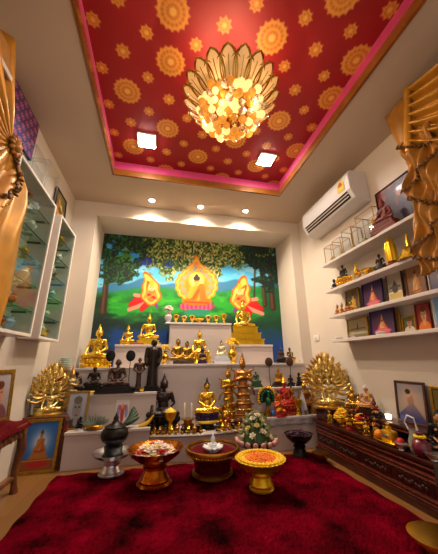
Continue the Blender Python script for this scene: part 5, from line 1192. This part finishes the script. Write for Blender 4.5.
def frame_on(name, label, k, px0, px1, ytop, func, fm, X=1.93, fw=.012, lean=.1, **kw):
    y0, h = yspot((px0+px1)/2, ytop, SZ[k], X-.02)
    ya = yspot(px0, ytop, SZ[k], X-.02)[0]; yb = yspot(px1, ytop, SZ[k], X-.02)[0]
    return framed(name, label, X-.02, (ya+yb)/2, SZ[k]+.001, ya-yb, h, func, fm, lean=lean, rz=-pi/2, fw=fw, **kw)
for j, (px, y0) in enumerate(((332, 247), (341, 240), (351.5, 230), (363, 224))):
    y, h = yspot(px, y0, SZ[0], 1.88); case(f"small clear case with gilt edges on the top shelf, {['farthest', 'second farthest', 'third farthest', 'fourth farthest'][j]} from the window", 1.89, y, SZ[0], .12, .12+.012*j, h, acryl, gold_dk, 'small gilt edged cases', .0034)
    o = link('offering_ball', BODY.setdefault('oball', (lambda b: (b.lathe([(.03, 0), (.032, .006), (.012, .014), (.03, .03), (.034, .05), (.02, .07), (.001, .08)], 16), b.mesh('offering_ball', mat('pale_gold', 'd8c690', .3, .5)))[1])(MB())), None, None, (1.89, y, SZ[0]+.004)); tag(o, f"pale gold ornament inside the {['farthest', 'second', 'third', 'fourth'][j]} small case on the top shelf", 'ornament', 'ornaments in the gilt edged cases')
y, h = yspot(373, 212, SZ[0], 1.88); case('tall clear case with gilt edges on the top shelf, beside the red brown figure', 1.89, y+.02, SZ[0], .15, .22, h, acryl, gold_dk, None, .0034)
o = MB().lathe([(.04, 0), (.045, .01), (.03, .03), (.034, .05), (.02, .09), (.012, .15), (.006, .2), (.001, .24)], 18).obj('gold_pagoda', gold, None); o.location = (1.89, y, SZ[0]+.004); tag(o, 'slim gold pagoda inside the tall clear case on the top shelf', 'pagoda')
on_shelf('seated_figure', 'red brown carved seated figure on the top shelf before the dark picture', 'statue', 0, 384, 197, 'touch', terra, 'step', terra, .4, .46, 'spire', terra)
def shrine_pic(s, t):
    c = p_bg(s, t, '1c1014', '4a1c20'); c = lay(c, (fbm(s*6, t*5, 3)-.45)*5*(t > .5), rgb('8a3028')); c = lay(c, disc(s, t, .35, .4, .12, .25, .3), rgb('2a1830')); c = lay(c, disc(s, t, .7, .42, .12, .28, .3), rgb('301c3a')); return lay(c, disc(s, t, .7, .75, .1, .08, .4), rgb('b07048'))
framed('framed_picture', 'dark glossy picture behind the red brown figure above the top shelf', 1.975, 1.655, SZ[0]+.001, .36, .5, shrine_pic, bronze, lean=.03, rz=-pi/2, fw=.01)
# second shelf
on_shelf('kneeling_figure', 'tiny black figure at the far end of the second shelf', 'figurine', 1, 334.5, 279, 'kneel', black_m, None)
on_shelf('seated_figure', 'dark seated figure on a broad gold base on the second shelf', 'statue', 1, 343.5, 264, 'meditate', bronze, 'lotus', gold, .5, .62)
y, h = yspot(357, 264, SZ[1], 1.87); t = empty('gold_tripod', (1.87, y, SZ[1]), label='gold tripod stand of crossed bars on the second shelf', cat='stand')
for a in (0, 2.1, 4.2): MB().tube([(.05*math.cos(a), .06*math.sin(a), 0), (-.008*math.cos(a), -.008*math.sin(a), h)], .009, 8).obj('leg', gold, t)
MB().ell((0, 0, h*.45), (.02, .03, .02)).obj('clasp', gold_dk, t)
y, h = yspot(367, 262, SZ[1], 1.87); t = phan('gold_stand', 'low gold footed dish on the second shelf', 1.87, y, SZ[1], .065, .06, gold, 'footed dish'); 
o = MB().tube([(.06*math.cos(a), .075*math.sin(a), .1+.0*a) for a in [2*pi*k/24 for k in range(25)]], .004, 6).obj('gold_ring', gold_dk); o.location = (1.87, y, SZ[1]-.035); tag(o, 'thin gilt ring resting on the gold footed dish of the second shelf', 'ring')
on_shelf('seated_figure', 'dark bronze seated figure on the second shelf, left of the ribbed gold pagoda', 'statue', 1, 380, 253, 'meditate', bronze, 'round', bronze, .25, .42)
y, h = yspot(391, 237, SZ[1], 1.87); t = empty('gold_pagoda', (1.87, y, SZ[1]), label='ribbed gold dome pagoda on a dark foot on the second shelf', cat='pagoda'); MB().lathe([(.05, 0), (.052, .02), (.038, .03), (.04, .045), (.001, .045)], 20).obj('foot', terra, t); MB().lathe([(.04, .045), (.042, h*.5), (.036, h*.75), (.02, h*.92), (.001, h)], 30, wave=lambda a, r, z: .08*math.cos(a*10)).obj('dome', gold_y, t)
y, h = yspot(411, 231, SZ[1], 1.87); t = empty('gold_pagoda', (1.87, y+.02, SZ[1]), label='wide tiered gold pagoda with a thin spire, near end of the second shelf', cat='pagoda'); MB().lathe([(.1, 0), (.1, .02), (.075, .025), (.075, .05), (.05, .055), (.055, .08), (.02, .11), (.012, h*.7), (.001, h)], 24).obj('tiers', gold, t)
# third shelf
for j, px in enumerate((337.5, 342, 346.5, 351)):
    on_shelf('kneeling_figure', f"{['farthest', 'second', 'third', 'nearest'][j]} of four small gilt kneeling figures on the third wall shelf", 'figurine', 2, px, 304+(-1.2*j), 'kneel', (copper, gold_dk)[j % 2], None, top='knot', sash_m=red_m, X=1.84, group='small kneeling figures')
def gold_pic(s, t):
    c = p_bg(s, t, '3a4a5a', '6a5a3a'); return p_figure(c, s, t, .55, .08, .95, 'd8a028', 'e0b85a')
def purple_pic(s, t):
    c = p_bg(s, t, '4a1450', '2a1460'); c = c*(.7+.6*fbm(s*7, t*7, 4)[:, None]); c = lay(c, seg(s, t, .5, .1, .5, .6, .3, .04, .05), rgb('d84a4a')); c = lay(c, seg(s, t, .5, .12, .5, .8, .12, .015, .03), rgb('f0a878')); c = lay(c, disc(s, t, .5, .16, .36, .07, .4), rgb('e07090')); return p_figure(c, s, t, .5, .2, .5, 'e88a3a', 'f0b890')
def temple_pic(s, t):
    c = p_bg(s, t, '7a6a58', 'b0a898'); c = lay(c, (t < .35)*1., rgb('e8e0d0')); c = lay(c, seg(s, t, .5, .5, .5, .72, .22, .02, .03), rgb('3a3430')); c = lay(c, (np.abs(t-.5) < .04)*(np.abs(s-.5) < .4), rgb('4a4640')); return lay(c, (t < .3)*(np.abs(s-.5) < .42)*(t > .05), rgb('d8c070'))
frame_on('framed_picture', 'gold framed picture of a golden figure, far end of the third shelf', 2, 344, 358, 289, gold_pic, gold_fr, X=1.94)
frame_on('purple_picture', 'purple picture of a small pink figure on the third shelf', 2, 360.5, 381, 279, purple_pic, mat('purple_frame', '2a1440', .4), fw=.006, cat='picture')
frame_on('framed_picture', 'grey temple picture with a gold lower half, third shelf', 2, 385, 401, 272, temple_pic, dark_fr, fw=.006)
frame_on('framed_picture', 'brown framed picture next to the grey temple one, third shelf', 2, 403, 424, 262, lambda s, t: p_figure(p_bg(s, t, '7a5030', 'a87a50'), s, t, .5, .1, .85, 'c87a28', 'd8a868'), teak, fw=.01)
frame_on('framed_picture', 'pale grey panel at the near end of the third shelf', 2, 426, 437, 262, lambda s, t: p_bg(s, t, '4a4a78', 'b8b4a4')*1.0, ivory, fw=.006)
# lowest shelf
def mount_pic(s, t):
    c = p_bg(s, t, '8a7a5a', 'a89c80'); c = lay(c, (t < .5)*1., rgb('7c7660')); c = lay(c, seg(s, t, .5, .46, .5, .8, .05, .008, .02), rgb('2c2a26')); c = lay(c, seg(s, t, .15, .47, .85, .49, .03, .03, .03), rgb('3a3830')); return lay(c, (np.abs(t-.25) < .08)*(fbm(s*9, t*9)*1.4), rgb('c8bc9c'))
frame_on('framed_picture', 'gold framed grey landscape with a spired temple, far end of the lowest shelf', 3, 346, 367, 318, mount_pic, gold_fr, X=1.95)
frame_on('purple_picture', 'large purple picture of a small pink figure on the lowest shelf', 3, 368.5, 393, 309, purple_pic, mat('purple_frame', '2a1440', .4), fw=.006, cat='picture')
frame_on('framed_picture', 'thin dark gilt frame seen edge on, next to the large purple picture', 3, 393.5, 399, 309, lambda s, t: p_bg(s, t, '6a4a20', '8a6a30'), gold_fr, X=1.95, fw=.006)
frame_on('framed_portrait', 'gilt framed portrait of a person in white on the lowest shelf', 3, 401, 415, 316, lambda s, t: p_figure(p_bg(s, t, '6a5a3a', '3a4a2c'), s, t, .5, .04, 1., 'd8d0c0', 'b88860', False), gold_fr, X=1.94, fw=.01)
frame_on('framed_portrait', 'red picture of a monk in an orange robe on the lowest shelf', 3, 414, 429, 303, lambda s, t: p_figure(p_bg(s, t, '8a2418', '9a1c1c'), s, t, .52, .02, 1., 'e07a28', 'd8a070', False), mat('red_frame', '7a1c14', .4), fw=.006)
frame_on('framed_picture', 'light blue panel at the near end of the lowest shelf', 3, 431, 444, 295, lambda s, t: lay(p_bg(s, t, '5a9ad0', '8ac0e8'), (np.abs(s-.5) > .42)*1., rgb('e0e8f0')), ivory, X=1.92, fw=.008)
for j, (px, c_) in enumerate(((339, ivory), (352, silver), (381, marble))):
    y, h = yspot(px, 335, SZ[3], 1.84); o = MB().lathe([(.03, 0), (.034, .006), (.036, .02), (.03, .024), (.001, .02)], 18).obj('small_dish', c_); o.location = (1.835, y, SZ[3]); tag(o, f"{['white', 'silver', 'marble'][j]} little dish at the front of the lowest shelf", 'dish')
o = MB().box((0, 0, 0), (.012, .115, .07), bev=.004).obj('socket_plate', metal_w, smooth=False); o.location = (XR-.006, 3.12, 1.15)
MB().box((-.008, 0, 0), (.006, .04, .03), bev=.002).obj('switch', ivory, o, smooth=False); tag(o, 'white switch plate on the right wall near the altar corner', 'switch')
# ---------------------------------------------------------------- light and view
w = bpy.data.worlds.new('room_air'); SC.world = w; w.use_nodes = True
w.node_tree.nodes['Background'].inputs[0].default_value = (1, .9, .82, 1); w.node_tree.nodes['Background'].inputs[1].default_value = .36
SC.view_settings.view_transform = 'Standard'; SC.view_settings.look = 'None'; SC.view_settings.gamma = 1; SC.view_settings.exposure = .88
try: SC.view_settings.use_curve_mapping = False
except Exception: pass
SC.cycles.use_denoising = True; SC.cycles.max_bounces = 8; SC.cycles.transparent_max_bounces = 16; SC.cycles.caustics_refractive = False; SC.cycles.caustics_reflective = False
SC.cycles.sample_clamp_indirect = 6
